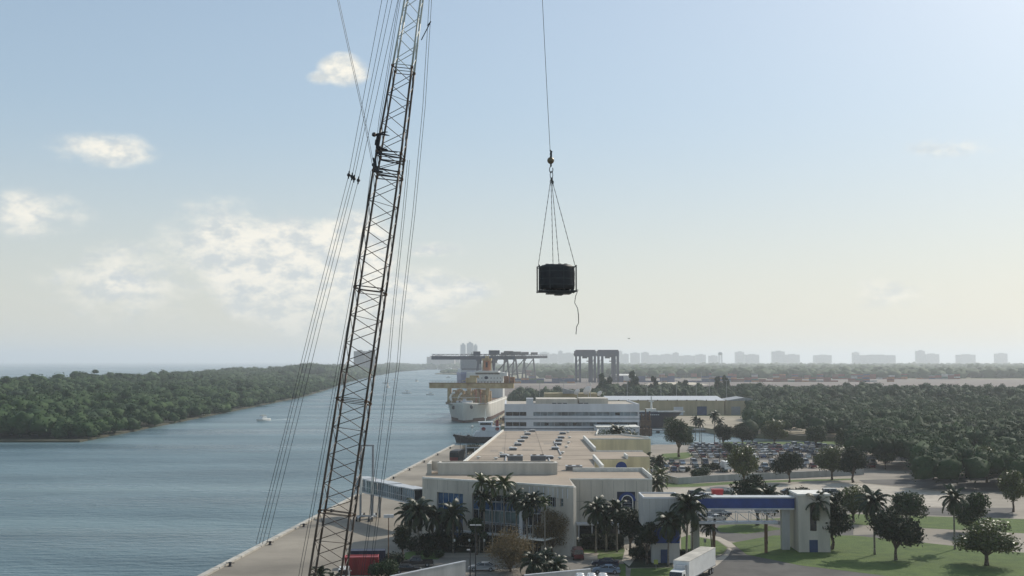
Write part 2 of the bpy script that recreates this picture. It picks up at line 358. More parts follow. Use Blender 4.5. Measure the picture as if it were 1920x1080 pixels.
def leafcloud(rs, lobes, n, size, hollow=.55, flat=.8, droop=0.0):
    """random leaf quads spread in ellipsoid lobes [(c, r)]"""
    w = np.array([r[1]**2 for r in lobes]); w = w/w.sum(); idx = rs.choice(len(lobes), n, p=w)
    c = np.array([l[0] for l in lobes])[idx]; r = np.array([l[1] for l in lobes])[idx]
    d = rs.normal(size=(n, 3)); d /= np.linalg.norm(d, axis=1)[:, None]
    rad = r*(hollow+(1-hollow)*rs.random(n)**.6)*(1+.22*rs.normal(size=n)*.6)
    p = c+d*rad[:, None]*np.array([1, 1, flat])
    t = rs.normal(size=(n, 3)); t[:, 2] -= droop; t /= np.linalg.norm(t, axis=1)[:, None]
    b = np.cross(t, d+.4*rs.normal(size=(n, 3))); b /= np.linalg.norm(b, axis=1)[:, None]+1e-6
    s = size*(.6+.8*rs.random(n)); t = t*s[:, None]; b = b*(s*.55)[:, None]
    return np.stack([p-t-b*.3, p+b, p+t+b*.3, p-b], axis=1)
# ------------------------------------------------------------------ setting
def qx(Y): return -47.3+(Y-257)*.0872
def gp(pts, z=0): return [G(x, y, z) for x, y in pts]
def sheet(name, poly, z, m): return struct(name, MB().prism(poly, z-.0035, z), m)
WZ = -2.5
wb = MB(); 
ys = [-200, 150, 400, 800, 1600, 3200, 7000, 15000, 60000]
for i in range(len(ys)-1):
    a, b = ys[i], ys[i+1]; s0, s1 = 1500+a*.9, 1500+b*.9
    wb.add([(-s0, a, WZ), (s0, a, WZ), (s1, b, WZ), (-s1, b, WZ)], [(0, 1, 2, 3)])
struct('water', wb, 'water')
# near wharf (quay line, slip edge)
near = [(qx(60), 60), (300, 60), (300, 507), (qx(507), 507)]
struct('quay', MB().prism(near, -6, 0), 'conc')
slipfar = [(-14, 650), (62, 684), (84, 690), (104, 640), (112, 600), (150, 560), (160, 515), (175, 506.9), (2500, 507), (9000, 3000), (12000, 11000), (-900, 11000),
           (-395, 7750), (-330, 7000), (-262, 5200), (-214, 3900), (-226, 3450), (-150, 3300), (-30, 2600), (-46, 1720), (-8, 1060), (2, 975)]
struct('port_ground', MB().prism(slipfar, -6, -.004), 'scrub')
# quay apron of the next pier and open yards
sheet('pier_apron', [(-13.6, 650.5), (62, 684.5), (84, 690.5), (104, 640.5), (112, 600.5), (150, 560.5), (240, 560), (280, 760), (60, 775), (20, 900), (2.5, 972)], .004, 'dirt')
sheet('container_yard_ground', [(-28, 1130), (700, 1130), (1100, 2300), (-20, 2450), (-40, 1720)], .004, 'yard')
# sand coloured open strips in the yard
sheet('sand_strip', [G(1205, 721), G(1330, 721.5), G(1300, 717), G(1235, 716.5)], .008, 'sand')
sheet('yard_road', [G(960, 722), G(1080, 722), G(1080, 720.6), G(960, 720.6)], .008, 'lot')
island = [(-205, 560), (-222, 1210), (-227, 1303), (-247, 1568), (-268, 1802), (-314, 2353), (-362, 3137), (-408, 4235), (-392, 4980), (-400, 7749), (-900, 7749), (-780, 6000),
          (-690, 4000), (-640, 2600), (-560, 1500), (-470, 900), (-330, 560)]
struct('island_ground', MB().prism(island, -5, -1.6), 'mud')
# kerb along the quay edge, bollards
kb = MB()
y = 62
while y < 506:
    a = Vector((qx(y)+.05, y)); b = Vector((qx(y+11.6)+.05, y+11.6))
    kb.add([(a.x, a.y, 0), (a.x+1.1, a.y, 0), (b.x+1.1, b.y, 0), (b.x, b.y, 0), (a.x, a.y, .35), (a.x+1.1, a.y, .35), (b.x+1.1, b.y, .35), (b.x, b.y, .35)],
           [(4, 5, 6, 7), (0, 1, 5, 4), (1, 2, 6, 5), (2, 3, 7, 6), (3, 0, 4, 7)]); y += 12
struct('quay_kerb', kb, 'kerb')
def bollard_mb():
    m = MB(); m.lathe([(.45, 0), (.45, .06), (.26, .1), (.22, .5), (.34, .58), (.34, .68), (.1, .76), (.001, .77)], 12); m.box(-.75, .75, -.12, .12, .5, .62); return m
bm = bollard_mb().mesh('bollard', 'black', True)
fm = MB()
fm.tube((0, -1.1, 0), (0, 1.1, 0), .5, n=14); fm.box(.3, .55, -.8, .8, -.6, .6)
fmm = fm.mesh('dock_fender', 'black')
k = 0
for i, Y in enumerate([209, 233, 258, 283, 309, 335, 362, 390, 420, 452, 486]):
    single('bollard', bm, None, 'black mooring bollard on the quay edge, %s counting away from the camera' % ORD[i], 'bollard', (qx(Y)+1.9, Y, 0.001), group='bollards along the quay edge')
for i, Y in enumerate([221, 246, 271, 297, 323, 349, 376, 405, 436, 470]):
    single('dock_fender', fmm, None, 'black cylinder fender on the quay face, %s counting away from the camera' % ORD[i], 'fender', (qx(Y)-.42, Y, -.55), group='rubber fenders along the quay face')
# front lots, roads and lawns
sheet('parking_area', gp([(700, 1110), (735, 1062), (770, 1046), (1020, 1043), (1085, 1046), (1115, 1050), (1170, 1056), (1215, 1110)]), .004, 'lotd')
sheet('tan_walkway', gp([(1005, 1043), (1035, 1038), (1110, 1037), (1120, 1043), (1118, 1049), (1085, 1045)]), .008, 'walk')  # strip of tan paving
sheet('service_road', gp([(1283, 1100), (1335, 1052), (1400, 1010), (1700, 1000), (1900, 1100)]), .004, 'asphalt')
sheet('approach_road', gp([(1296, 991), (1306, 980), (1450, 975), (1600, 985), (1600, 1003), (1400, 1018), (1362, 1014)]), .006, 'asphalt')
sheet('back_road', gp([(1228, 930), (1250, 916), (1600, 905), (1800, 925), (1800, 950), (1260, 950)]), .004, 'walk')
sheet('parking_lot', gp([(1190, 905), (1215, 860), (1225, 833.5), (1900, 833.5), (2100, 890), (1600, 893), (1350, 899), (1245, 905)]), .004, 'lot')
sheet('parking_lane', gp([(1255, 866), (1450, 863), (1700, 862), (1700, 857), (1262, 861)]), .008, 'asphalt')
for nm, pts in (('lawn', [(1277, 1053), (1277, 1008), (1292, 1003), (1345, 1014), (1364, 1027), (1356, 1038), (1322, 1047)]),
                ('lawn', [(1342, 992), (1350, 985), (1420, 981), (1470, 992), (1400, 1001), (1352, 998)]),
                ('lawn', [(756, 1052), (760, 1036), (800, 1030), (830, 1038), (822, 1049), (790, 1049)]),
                ('lawn', [(1002, 1037.4), (1005, 1028), (1170, 1028), (1172, 1036.6), (1034, 1036.8)]),
                ('lawn', [(1120, 1041.5), (1124, 1037.4), (1176, 1037.4), (1176, 1049), (1121, 1048)]),
                ('lawn', [(1181, 1086), (1183, 1066), (1262, 1064), (1262, 1086)]),
                ('lawn', [(1161, 1100), (1161, 1058), (1173, 1057), (1174, 1100)]),
                ('lawn', [(1232, 913), (1232, 905), (1300, 907), (1400, 902), (1600, 897), (1600, 900), (1400, 906), (1300, 913)]),
                ('lawn', [(1246, 863), (1240, 851), (1290, 848), (1300, 855), (1285, 860)])):
    sheet(nm, gp(pts), .012, 'grass')
sheet('pavement', gp([(1300, 1060), (1334, 1051), (1357, 1040), (1367, 1027), (1372, 1030), (1366, 1042), (1345, 1060), (1315, 1078)]), .008, 'walk')
sheet('pavement', gp([(1292, 1002.5), (1294, 999), (1350, 1007), (1372, 1018), (1380, 1026), (1366, 1026), (1346, 1013)]), .010, 'walk')
sheet('pavement', gp([(1166, 1052), (1172, 1030), (1196, 1024), (1204, 1030), (1180, 1062)]), .016, 'walk')

for nm, pts, m_ in (('shaded_planting_bed', [(797, 1036), (797, 1009), (1072, 1024), (1078, 1006), (1160, 1006), (1166, 1028), (1000, 1028), (960, 1037)], 'bed'),  # planted ground, darkened in colour for the terminal's shadow
                ('shaded_planting_bed', [(1166, 1052), (1172, 1046), (1216, 1046), (1260, 1052), (1262, 1063.5), (1178, 1065)], 'bed'),
                ('verge', [(1372, 1018), (1450, 1004), (1600, 1004), (1900, 1035), (2150, 1050), (2150, 1140), (1500, 1060), (1400, 1040)], 'grass'),
                ('verge', [(1400, 975), (1600, 964), (2150, 980), (2150, 1012), (1610, 984), (1450, 974.5)], 'grass'),
                ('verge', [(1350, 829), (1700, 827), (1950, 850), (1950, 880), (1700, 856), (1705, 834), (1360, 833)], 'grass'),
                ('side_lot', [(1430, 960), (1610, 952), (1900, 952), (1900, 972), (1600, 961), (1440, 971)], 'asphalt'),
                ('side_lot', [(1610, 900), (1900, 893), (1960, 915), (1960, 925), (1810, 922), (1620, 906)], 'asphalt')):
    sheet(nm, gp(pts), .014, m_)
# expansion joints and tyre sweeps on the quay
a = MB()
for i in range(9):
    Y = 205+i*33; a.box(qx(Y)+1.6, lx_q(Y), Y-.05, Y+.05, .0035, .0055) if False else a.box(qx(Y)+1.6, -22 if Y < 500 else -18, Y-.05, Y+.05, .0035, .0055)
struct('quay_joint', a, 'asphalt')
# ------------------------------------------------------------------ terminal building
RZ = 12.0
def onz(px, py, z=RZ): return G(px, py, z)
T = thing('cruise_terminal', 'long low tan-roofed terminal with white walls and glass front beside the quay', 'building', (0, 240, 0))
OY = 240
def tb(): return MB()
def L2(poly): return [(x, y-OY) for x, y in poly]
A = onz(870, 868.5); Bq = onz(943, 808.5); C = onz(1118, 806.5)
lx = lambda Y: A[0]+(Y-A[1])*(Bq[0]-A[0])/(Bq[1]-A[1])
rA = 19.6; 
yfar = Bq[1]; xr = C[0]
xin = onz(1117, 846)[0]
# main hall block footprint with its two courtyards on the right side
Yb = [yfar, onz(1117, 824)[1], onz(1117, 847)[1], onz(1115, 861)[1]]
xR1 = onz(1220, 824)[0]; xR2 = onz(1205, 847)[0]; xR3 = onz(1175, 861)[0]
YF = 257.0
hall = [(lx(YF), YF), (lx(yfar), yfar), (xr, yfar), (onz(1117, 817)[0], onz(1117, 817)[1]), (onz(1165, 816)[0], onz(1165, 816)[1]), (xR1, Yb[1]+5), (xR1, Yb[1]), (xin, Yb[1]), (xin, Yb[2]), (xR2, Yb[2]), (xR2, Yb[2]-16), (xR3, Yb[2]-16), (xR3, Yb[3]), (onz(1115, 861)[0], Yb[3]), (onz(1113, 884)[0], YF)]
hb = MB(); hb.prism(L2(hall), 0, RZ); part('hall_wall', hb, 'wall', T)
rb = MB(); 
def shrink(poly, d):
    cx = sum(p[0] for p in poly)/len(poly); return poly
rb.prism(L2(hall), RZ+.003, RZ+.06); part('roof', rb, 'roof', T)
sm = MB(); rq = random.Random(12)
for Yv in (272, 288, 300, 318, 332, 350, 366, 384, 396): sm.box(lx(Yv)+1, onz(1112, 850)[0]-.5 if Yv < 350 else xr-1, Yv-OY-.06, Yv-OY+.06, RZ+.063, RZ+.085)
for Xv in (-2, 8): sm.box(Xv-.05, Xv+.05, 30, yfar-OY-2, RZ+.088, RZ+.11)
part('roof_seam', sm, mat('seam_bitumen', (.22, .18, .145), .9, .3, .5), T)
sm = MB()
for _ in range(14): xx = rq.uniform(-6, 16); yy = rq.uniform(25, 150); sm.box(xx, xx+rq.uniform(1, 5), yy, yy+rq.uniform(2, 9), RZ+.0605, RZ+.0625)
part('roof_patch', sm, mat('roof_patch', (.30, .25, .20), .9, .2, .5), T)
sm = MB()
for xx, y0, y1 in ((-1.5, 32, 60), (9, 28, 52), (12.5, 60, 110)): sm.tube((xx, y0, RZ+.3), (xx, y1, RZ+.3), .14, n=8)
part('roof_pipe', sm, 'lgrey', T)
# cream courtyard walls facing the viewer
cw = MB()
cw.box(xin+.02, xR1, Yb[1]-OY-.06, Yb[1]-OY-.004, 0, RZ-.05)
cw.box(onz(1115, 861)[0]+.02, xR3, Yb[3]-OY-.06, Yb[3]-OY-.004, 0, RZ-.05)
cw.box(xR3+.02, xR2, Yb[2]-16-OY-.06, Yb[2]-16-OY-.004, 0, RZ-.05)
part('courtyard_wall', cw, 'cream', T)
# low parapets
pp = MB()
def para(p, q, h=.55, w=.35, z=RZ+.06):
    p = Vector((p[0], p[1]-OY, 0)); q = Vector((q[0], q[1]-OY, 0)); d = (q-p); n = Vector((-d.y, d.x, 0)).normalized()*w
    vs = [p, q, q+n, p+n]; pp.add([(v.x, v.y, z) for v in vs]+[(v.x, v.y, z+h) for v in vs], [(3, 2, 1, 0), (4, 5, 6, 7), (0, 1, 5, 4), (1, 2, 6, 5), (2, 3, 7, 6), (3, 0, 4, 7)])
hv = hall
para((lx(YF+14)+.3, YF+14), (lx(yfar)+.3, yfar), .5, .5)
para((xr, yfar), hv[3], .6); para(hv[3], hv[4], .3, -.3); para(hv[5], hv[4], .5, .3)
para((xin, Yb[1]), (xR1, Yb[1]), .3, .35); para((xin-.02, Yb[2]), (xin-.02, Yb[1]+.5), 1.1, .5); para((xR2, Yb[2]), (xin, Yb[2]), .3, .35)
para((onz(1115, 861)[0], YF+3), (onz(1115, 861)[0], Yb[3]), 1.1, .5); para((xR3+.35, Yb[3]), (xR3+.35, Yb[2]-16), .9, .35)
part('parapet', pp, 'trim', T)
# big round arch with blue infill on the courtyard wall
ax, _, az_ = PY(1165, 876, Yb[3]); ar = 1.35
av = [(ax-ar*1.0, 7.5)]+[(ax-ar*math.cos(t*math.pi/14), az_+ar*math.sin(t*math.pi/14)) for t in range(15)]+[(ax+ar, 7.5)]
mb = MB(); n = len(av); y0 = Yb[3]-OY-.10; mb.add([(x, y0, z) for x, z in av]+[(x, y0+.05, z) for x, z in av], [tuple(range(n))]+[(i, n+i, n+(i+1) % n, (i+1) % n) for i in range(n)])
part('arch_window', mb, 'blue', T)
# front block right of centre, y 240..257
fx0 = PY(1045, 905, 240)[0]; fx1 = PY(1223, 905, 240)[0]
fb = MB(); fb.box(fx0, fx1, 0, 17, 0, RZ-.02)
part('front_wall', fb, 'wall', T)
fj = MB(); [fj.box(fx0+2.2+i*2.3, fx0+2.27+i*2.3, -.012, -.003, .3, RZ-.3) for i in range(8)]; fj.box(fx0+.3, fx1-.3, -.024, -.015, 7.6, 7.67); part('wall_joint', fj, 'joint', T)
fr = MB(); fr.box(fx0+.3, fx1-.3, .3, 16.4, RZ-.015, RZ+.05); part('front_roof', fr, 'roof', T)
fp = MB(); fp.box(fx0, fx1, 0, .28, RZ-.015, RZ+.22); fp.box(fx1-.28, fx1, .28, 16.6, RZ-.015, RZ+.9); fp.box(fx0+4, fx1, 16.6, 16.95, RZ-.015, RZ+.9)
for i in range(18): fp.box(fx0+4.3+i*1.0, fx0+4.42+i*1.0, 16.35, 16.6, RZ+.05, RZ+.8)
part('front_parapet', fp, 'trim', T)
# slanted left front: glass facade
P0 = Vector(PY(792, 900, 236)[:2]); P1 = Vector((PY(1075, 900, 219)[0], 219)); P0 = Vector((P0.x, 236))
ud = (P1-P0).normalized(); nd = Vector((ud.y, -ud.x))     # nd points to the viewer
if nd.y > 0: nd = -nd
FL = (P1-P0).length
def fac(px, py):
    d = ray(px, py); # (d*t).xy on the facade line
    t = (P0.x*nd.x+P0.y*nd.y)/(d[0]*nd.x+d[1]*nd.y)
    return ((Vector((d[0]*t, d[1]*t))-P0).dot(ud), H+d[2]*t)
def fpt(u, off, z=None):
    p = P0+ud*u+nd*off; return (p.x, p.y-OY) if z is None else (p.x, p.y-OY, z)
FT = 12.9
def fbox(mb, u0, u1, o0, o1, z0, z1):
    q = [fpt(u0, o1), fpt(u1, o1), fpt(u1, o0), fpt(u0, o0)]
    mb.add([(x, y, z0) for x, y in q]+[(x, y, z1) for x, y in q], [(3, 2, 1, 0), (4, 5, 6, 7), (0, 1, 5, 4), (1, 2, 6, 5), (2, 3, 7, 6), (3, 0, 4, 7)])
foot = [fpt(0, 0), fpt(FL, 0), (P1.x, -.02), (fx0, -.02), (fx0, 16.9), (lx(257)+.02, 16.9), (P0.x, 8)]
FTs = fac(1075, 912)[1]
lf = MB(); 
# wall body: openings are recesses between solid pieces on the face
lf.prism([fpt(0, -1.2), fpt(FL, -1.2)]+foot[2:], 0, FT-.35)
u_ = lambda px: fac(px, 950)[0]; z_ = lambda px, py: fac(px, py)[1]
gA = (u_(819), u_(868)); gB = (u_(885), u_(1014)); gC = (u_(1026), u_(1042)); gD = (u_(1050), u_(1056))
zA = z_(840, 924); zB = z_(930, 928); zC0, zC1 = z_(1034, 951), z_(1034, 932); zD0, zD1 = z_(1053, 950), z_(1053, 935)
def solid(u0, u1, z0, z1): fbox(lf, u0, u1, -1.19, 0, z0, z1)
solid(0, gA[0], 0, FT-.3); solid(gA[1], gB[0], 0, FT-.3); solid(gA[0], gA[1], zA, FT-.3); solid(gA[0], gA[1], 0, .6)
solid(gB[0], gB[1], zB, FT-.3); solid(gB[1], gC[0], 0, FT-.3); solid(gC[0], gC[1], zC1, FT-.3); solid(gC[0], gC[1], 0, zC0)
solid(gC[1], gD[0], 0, FT-.3); solid(gD[0], gD[1], zD1, FT-.3); solid(gD[0], gD[1], 0, zD0); solid(gD[1], FL, 0, FT-.3)
part('entrance_wall', lf, 'wall', T)
fj = MB(); [fbox(fj, u, u+.06, .003, .012, zB+.3, FT-.4) for u in np.arange(1.2, FL-1, 2.4)]; part('wall_joint', fj, 'joint', T)
lr = MB(); lr.prism([fpt(.2, -.4), fpt(FL-.2, -.4)]+foot[2:], FT-.345, FT-.2); part('entrance_roof', lr, 'roof', T)
lt = MB(); fbox(lt, 0, FL, -.38, .05, FT-.29, FT+.02); part('coping', lt, 'trim', T)
# white pillars, ledges, fins
lp = MB(); up = u_(978); fbox(lp, up-.35, up+.35, -.1, .35, 0, zB+.2); fbox(lp, gA[0]-.2, gB[1], .003, .9, z_(930, 1003), z_(930, 1003)+.35)
for i in range(9): fbox(lp, u_(992)+i*1.02, u_(992)+i*1.02+.14, .003, .1, zB+.2, FT-.6)
part('pillar', lp, 'bluewh', T)
def glazing(u0, u1, z0, z1, nu, zs, m, nm='window', off=-.55):
    g = MB(); fbox(g, u0, u1, off-.1, off, z0, z1); w = part(nm, g, m, T)
    f = MB()
    for i in range(nu+1):
        u = u0+(u1-u0)*i/nu; fbox(f, u-.05, u+.05, off+.003, off+.12, z0, z1)
    for z in zs: fbox(f, u0, u1, off+.125, off+.18, z-.06, z+.06)
    for z in (z0+.05, z1-.05): fbox(f, u0-.02, u1+.02, off+.01, off+.1, z-.045, z+.045)
    part('frame', f, 'mull', w)
    return w
glazing(gA[0], gA[1], .6, zA, 5, [z_(840, 946), z_(840, 970)], 'glassb')
zb1 = z_(930, 942); zb2 = z_(930, 958); zb3 = z_(930, 981); zb4 = z_(930, 1003)
glazing(gB[0], gB[1], zb1, zB, 12, [zb1+.1], 'glassd')
glazing(gB[0], gB[1], zb2, zb1-.01, 12, [], 'glassb')
glazing(gB[0], u_(905), zb3, zb2-.01, 2, [], 'glassd'); glazing(u_(905)+.06, up-.3, zb3, zb2-.01, 7, [], 'glassp')
glazing(up+.3, gB[1], zb3, zb2-.01, 4, [], 'glassd')
glazing(gB[0], gB[1], zb4, zb3-.01, 12, [zb3-.3], 'glassd')
glazing(gB[0], gB[1], .1, zb4-.05, 16, [], 'glassd')
glazing(gC[0], gC[1], zC0, zC1, 4, [], 'glassd'); glazing(gD[0], gD[1], zD0, zD1, 1, [(zD0+zD1)/2], 'glassp')
# awning over the entrance
aw = MB(); a0 = u_(1000); fbox(aw, u_(992), u_(1047), .01, 5.5, 3.3, 3.55); part('entrance_canopy', aw, 'trim', T)
# tall parapet screen on the left of the roof
s0 = PY(801, 869, 243); s1 = PY(1045, 869, 243); sc_ = MB(); sz = s0[2]; zb0 = FT-.19
sc_.box(s0[0]+2.2, s1[0], 3, 3.5, zb0, sz); sc_.box(s1[0]-.45, s1[0], 3.503, 9, zb0, sz); sc_.box(s0[0]+2.2, s0[0]+2.6, 3.503, 9, zb0, sz)
sc_.box(s0[0], s0[0]+.9, 2.6, 3.0, zb0, sz-.1); sc_.box(s0[0], s0[0]+.35, 3.003, 12, zb0, sz-.1); sc_.box(s0[0]+.36, s1[0]-.5, 11.6, 12, zb0, sz-.25)
part('roof_screen', sc_, 'wall', T)
sc2 = MB(); sc2.box(s0[0]+2.1, s1[0]+.05, 2.94, 3.56, sz+.003, sz+.16); sc2.box(s0[0]-.05, s0[0]+.95, 2.54, 3.06, sz-.097, sz+.03); part('screen_coping', sc2, 'trim', T)
sk = MB(); sk.box(s0[0]+3, s0[0]+3.9, 3.6, 4.4, zb0, sz-.15); 
# arch sign recess in the right wall
q0 = PY(1157, 922, 240); q1 = PY(1191, 959, 240)
sg = MB(); sg.box(q0[0], q1[0], -.08, -.003, q1[2]-1.2, q0[2]); sp_ = part('sign_panel', sg, 'navy', T)
cx, _, cz = PY(1176, 939, 240); r0 = 1.2
def archpts(r, zb, k=16): return [(cx-r, zb)]+[(cx-r*math.cos(math.pi*i/k), cz+r*math.sin(math.pi*i/k)) for i in range(k+1)]+[(cx+r, zb)]
zb_ = PY(1176, 957, 240)[2]
o = archpts(r0, zb_); i_ = archpts(r0-.17, zb_+.17); n = len(o)
ab = MB(); ab.add([(x, -.16, z) for x, z in o]+[(x, -.16, z) for x, z in i_]+[(x, -.082, z) for x, z in o], [(k, (k+1) % n, n+(k+1) % n, n+k) for k in range(n)]+[(k, 2*n+k, 2*n+(k+1) % n, (k+1) % n) for k in range(n)])
part('arch_emblem', ab, 'trim', sp_)
up_ = MB(); o2 = archpts(r0+.55, cz); up_.add([(x, -.10, z) for x, z in o2]+[(x, -.082, z) for x, z in o2], [tuple(range(len(o2)))]); part('blue_arch', up_, 'blue', sp_)
md = MB(); md.add([(x, -.13, z) for x, z in archpts(r0-.18, zb_+.18)], [tuple(range(n))]); part('arch_glass', md, 'glassd', sp_)
ln = MB()
for kz, ww in ((.55, .8), (.85, .7), (1.35, .75), (1.65, .62), (1.95, .45)): ln.box(cx-ww, cx+ww, -.155, -.135, zb_+kz, zb_+kz+.10)
part('sign_line', ln, 'grey', sp_)
# narrow window strips and base shade canopy of the right wall
rw = MB()
for px in (1150, 1165): 
    a = PY(px, 968, 240); rw.box(a[0]-.5, a[0]+.5, -.07, -.004, 3.4, 6.6)
part('window', rw, 'glassd', T)
can = MB(); a = PY(1080, 990, 240); b = PY(1168, 990, 240); can.box(a[0], b[0], -3, -.01, 3.2, 3.5)
for px in (1085, 1110, 1135, 1160): q = PY(px, 990, 237.4); can.box(q[0]-.12, q[0]+.12, -2.8, -2.56, 0, 3.2)
part('walkway_canopy', can, 'bluewh', T)
dk = MB(); dk.box(a[0]+.5, b[0]-.3, -.09, -.012, .3, 2.9); part('shopfront', dk, 'glassd', T)
# right side low wing behind the palms
side = MB(); side.box(fx1+.02, fx1+3.0, 6, 17, 0, 6.5); part('side_wing', side, 'wall2', T)

# rooftop machines
def acunit(w, d, h):
    t = thing('rooftop_air_conditioner', 'a rooftop air conditioner placeholder text', 'air conditioner')
    m = MB(); m.box(-w/2, w/2, -d/2, d/2, .12, h); part('casing', m, 'grey', t)
    g = MB()
    for i in range(7): g.box(-w/2+.1, w/2-.1, -d/2-.03, -d/2-.004, .3+i*(h-.5)/7, .3+i*(h-.5)/7+.07)
    part('louvre', g, 'dark', t)
    f = MB(); f.lathe([(.5, h), (.5, h+.2), (.45, h+.2), (.45, h+.05), (.001, h+.05)], 14, (w/4, 0)); f.lathe([(.5, h), (.5, h+.2), (.45, h+.2), (.45, h+.05), (.001, h+.05)], 14, (-w/4, 0)); part('fan', f, 'dark', t)
    c = MB(); c.box(-w/2-.04, w/2+.04, -d/2-.04, d/2+.04, h+.003, h+.05); part('lid', c, 'lgrey', t)
    return t
ac = acunit(3.6, 2.2, 1.6); p = G(966, 866.5, RZ+.06); ac.location = (p[0], p[1], RZ+.061); props(ac, 'large grey box unit on the tan roof, left one of a matching pair', 'air conditioner', 'large grey rooftop units')
p = G(1009, 866.5, RZ+.06); dup(ac, (p[0], p[1], RZ+.061), 0, 'large grey box unit on the tan roof, right one of a matching pair')
p = G(1076, 881.5, RZ+.06); dup(ac, (p[0], p[1], RZ+.061), 0, 'low grey unit on the tan roof right of the long screen wall', sc=(1.0, 1, .62))
def ventthing():
    t = thing('roof_vent', 'x x x x', 'roof vent')
    m = MB(); m.box(-1.0, 1.0, -.9, .9, 0, .5); part('vent_box', m, 'grey', t)
    g = MB()
    for i in range(4): g.box(-1.0, 1.0, -.94, -.903, .08+i*.11, .12+i*.11)
    part('louvre', g, 'dark', t)
    h = MB(); h.side([(-1.15, .503), (1.15, .503), (1.15, .58), (.6, .75), (-.6, .75), (-1.15, .58)], -1.0, 1.0); part('hood', h, 'lgrey', t); return t
v0 = ventthing(); used = False
rows = [('left', [(998, 809.5), (989, 815.5), (984, 822), (977, 828.5), (971, 835.5), (962, 844), (945, 857)]),
        ('right', [(1055, 814), (1052, 822), (1048, 827.5), (1046, 834.5), (1041, 843), (1030, 860)])]
for side_, pts in rows:
    for i, (x, y) in enumerate(pts):
        p = G(x, y, RZ+.06); lab = 'grey louvred vent on the tan roof, %s from the far end of the %s row' % (ORD[i], side_)
        if not used: v0.location = (p[0], p[1], RZ+.061); props(v0, lab, 'roof vent', 'louvred vents on the roof'); used = True
        else: dup(v0, (p[0], p[1], RZ+.061), 0, lab, 'louvred vents on the roof')
sv = MB(); sv.lathe([(.32, 0), (.32, .35), (.55, .36), (.55, .5), (.3, .62), (.001, .65)], 12); svm = sv.mesh('mushroom_vent', 'trim', True)
smalls = [(1065, 812), (1068, 822), (1066, 832), (1062, 840), (1055, 851), (1050, 861), (985, 811), (978, 821), (968, 832), (958, 842), (940, 852), (930, 862), (1100, 829), (897, 860)]
for i, (x, y) in enumerate(smalls):
    p = G(x, y, RZ+.06); single('mushroom_vent', svm, None, 'small white mushroom vent on the tan roof, %s' % (ORD[i]+' in the right scatter' if i < 6 else ORD[i-6]+' in the left scatter'), 'roof vent', (p[0], p[1], RZ+.061), group='small white vents on the roof')
# pipes on roof screen
sn = MB(); sn.ball((0, 0, .35), .3, 8); sn.tube((0, 0, 0), (0, 0, .3), .08)
# ------------------------------------------------------------------ stair tower + lower block (right front)
T2 = thing('stair_tower', 'plain grey box tower with blue band and blue door in front of the terminal', 'building', (27, 212, 0))
a = MB(); zt = 11.4; x0 = PY(1206, 931, 212)[0]-27; x1 = PY(1277, 931, 212)[0]-27
a.box(x0, x1, 0, 8, 6.4, zt); part('upper_wall', a, 'wall2', T2); a = MB(); [a.box(x0+i*1.12, x0+i*1.12+.04, -.012, -.003, 6.5, zt-.1) for i in range(1, 6)]; part('wall_joint', a, 'joint', T2)
a = MB(); a.box(x0+.3, x1-.3, .3, 7.7, zt+.003, zt+.05); part('roof', a, 'walk', T2)
a = MB(); a.box(x0, x1, 0, .25, zt+.002, zt+.3); a.box(x0, x0+.25, .26, 7.7, zt+.002, zt+.3); a.box(x1-.25, x1, .26, 7.7, zt+.002, zt+.3); a.box(x0, x1, 7.75, 8, zt+.002, zt+.3); part('parapet', a, 'bluewh', T2)
x2 = x0+1.5
a = MB(); a.box(x2, x1-.3, .2, 7.8, 0, 3.5); part('lower_wall', a, 'wall2', T2)
a = MB(); a.box(x2-.02, x1-.28, .12, 7.9, 3.503, 6.39); part('blue_band', a, 'blue', T2)
dx = PY(1247, 1040, 212)[0]-27; a = MB(); a.box(dx-.75, dx+.75, .1, .195, .02, 2.4); d_ = part('door', a, 'door', T2)
a = MB(); a.box(dx+.5, dx+.6, .02, .098, 1.0, 1.1); part('handle', a, 'grey', d_)
a = MB(); a.box(x2-.08, x2-.004, 2.0, 4.4, .02, 2.6); part('side_door', a, 'glassd', T2)
# ------------------------------------------------------------------ sky bridge and column
SBY = 226
b0 = PY(1303, 933, SBY); zt = b0[2]; zb = PY(1303, 953, SBY)[2]
T3 = thing('footbridge', 'enclosed blue footbridge running right from the palms above the road', 'footbridge', (b0[0], SBY, 0))
a = MB(); a.box(0, 19, 0, 3.2, zb, zt-.12); part('blue_tube', a, 'blue', T3)
a = MB(); a.box(-.1, 19.1, -.12, 3.3, zt-.117, zt+.1); part('roof', a, 'lgrey', T3)
a = MB(); a.box(0, 19, -.06, -.003, zb-.28, zb-.003); part('skirt', a, 'lgrey', T3)
for xx in (.2, 17.5): 
    a = MB(); a.box(xx-.75, xx+.75, .9, 2.3, 0, zb-.003); part('column', a, 'wall2', T3)
rp = PY(1308, 980, 222)
T4 = thing('truss_ramp', 'white steel truss ramp with slanted struts under the blue footbridge', 'ramp', (rp[0], 222, 0))
zr = PY(1308, 980, 222)[2]
a = MB(); a.box(0, 15, 0, 2.2, zr-.25, zr+.1); part('deck', a, 'lgrey', T4)
a = MB()
for yy in (.05, 2.15):
    a.tube((0, yy, zr+1.9), (15, yy, zr+1.9), .07)
    for i in range(6): a.tube((i*2.5, yy, zr+.1), (i*2.5, yy, zr+1.9), .055); a.tube((i*2.5, yy, zr+1.9), (i*2.5+2.5, yy, zr+.1), .055)
part('railing', a, 'lgrey', T4)
for xx in (3.2, 13): a = MB(); a.box(xx-.25, xx+.25, .9, 1.4, 0, zr-.253); part('post', a, 'rust', T4)

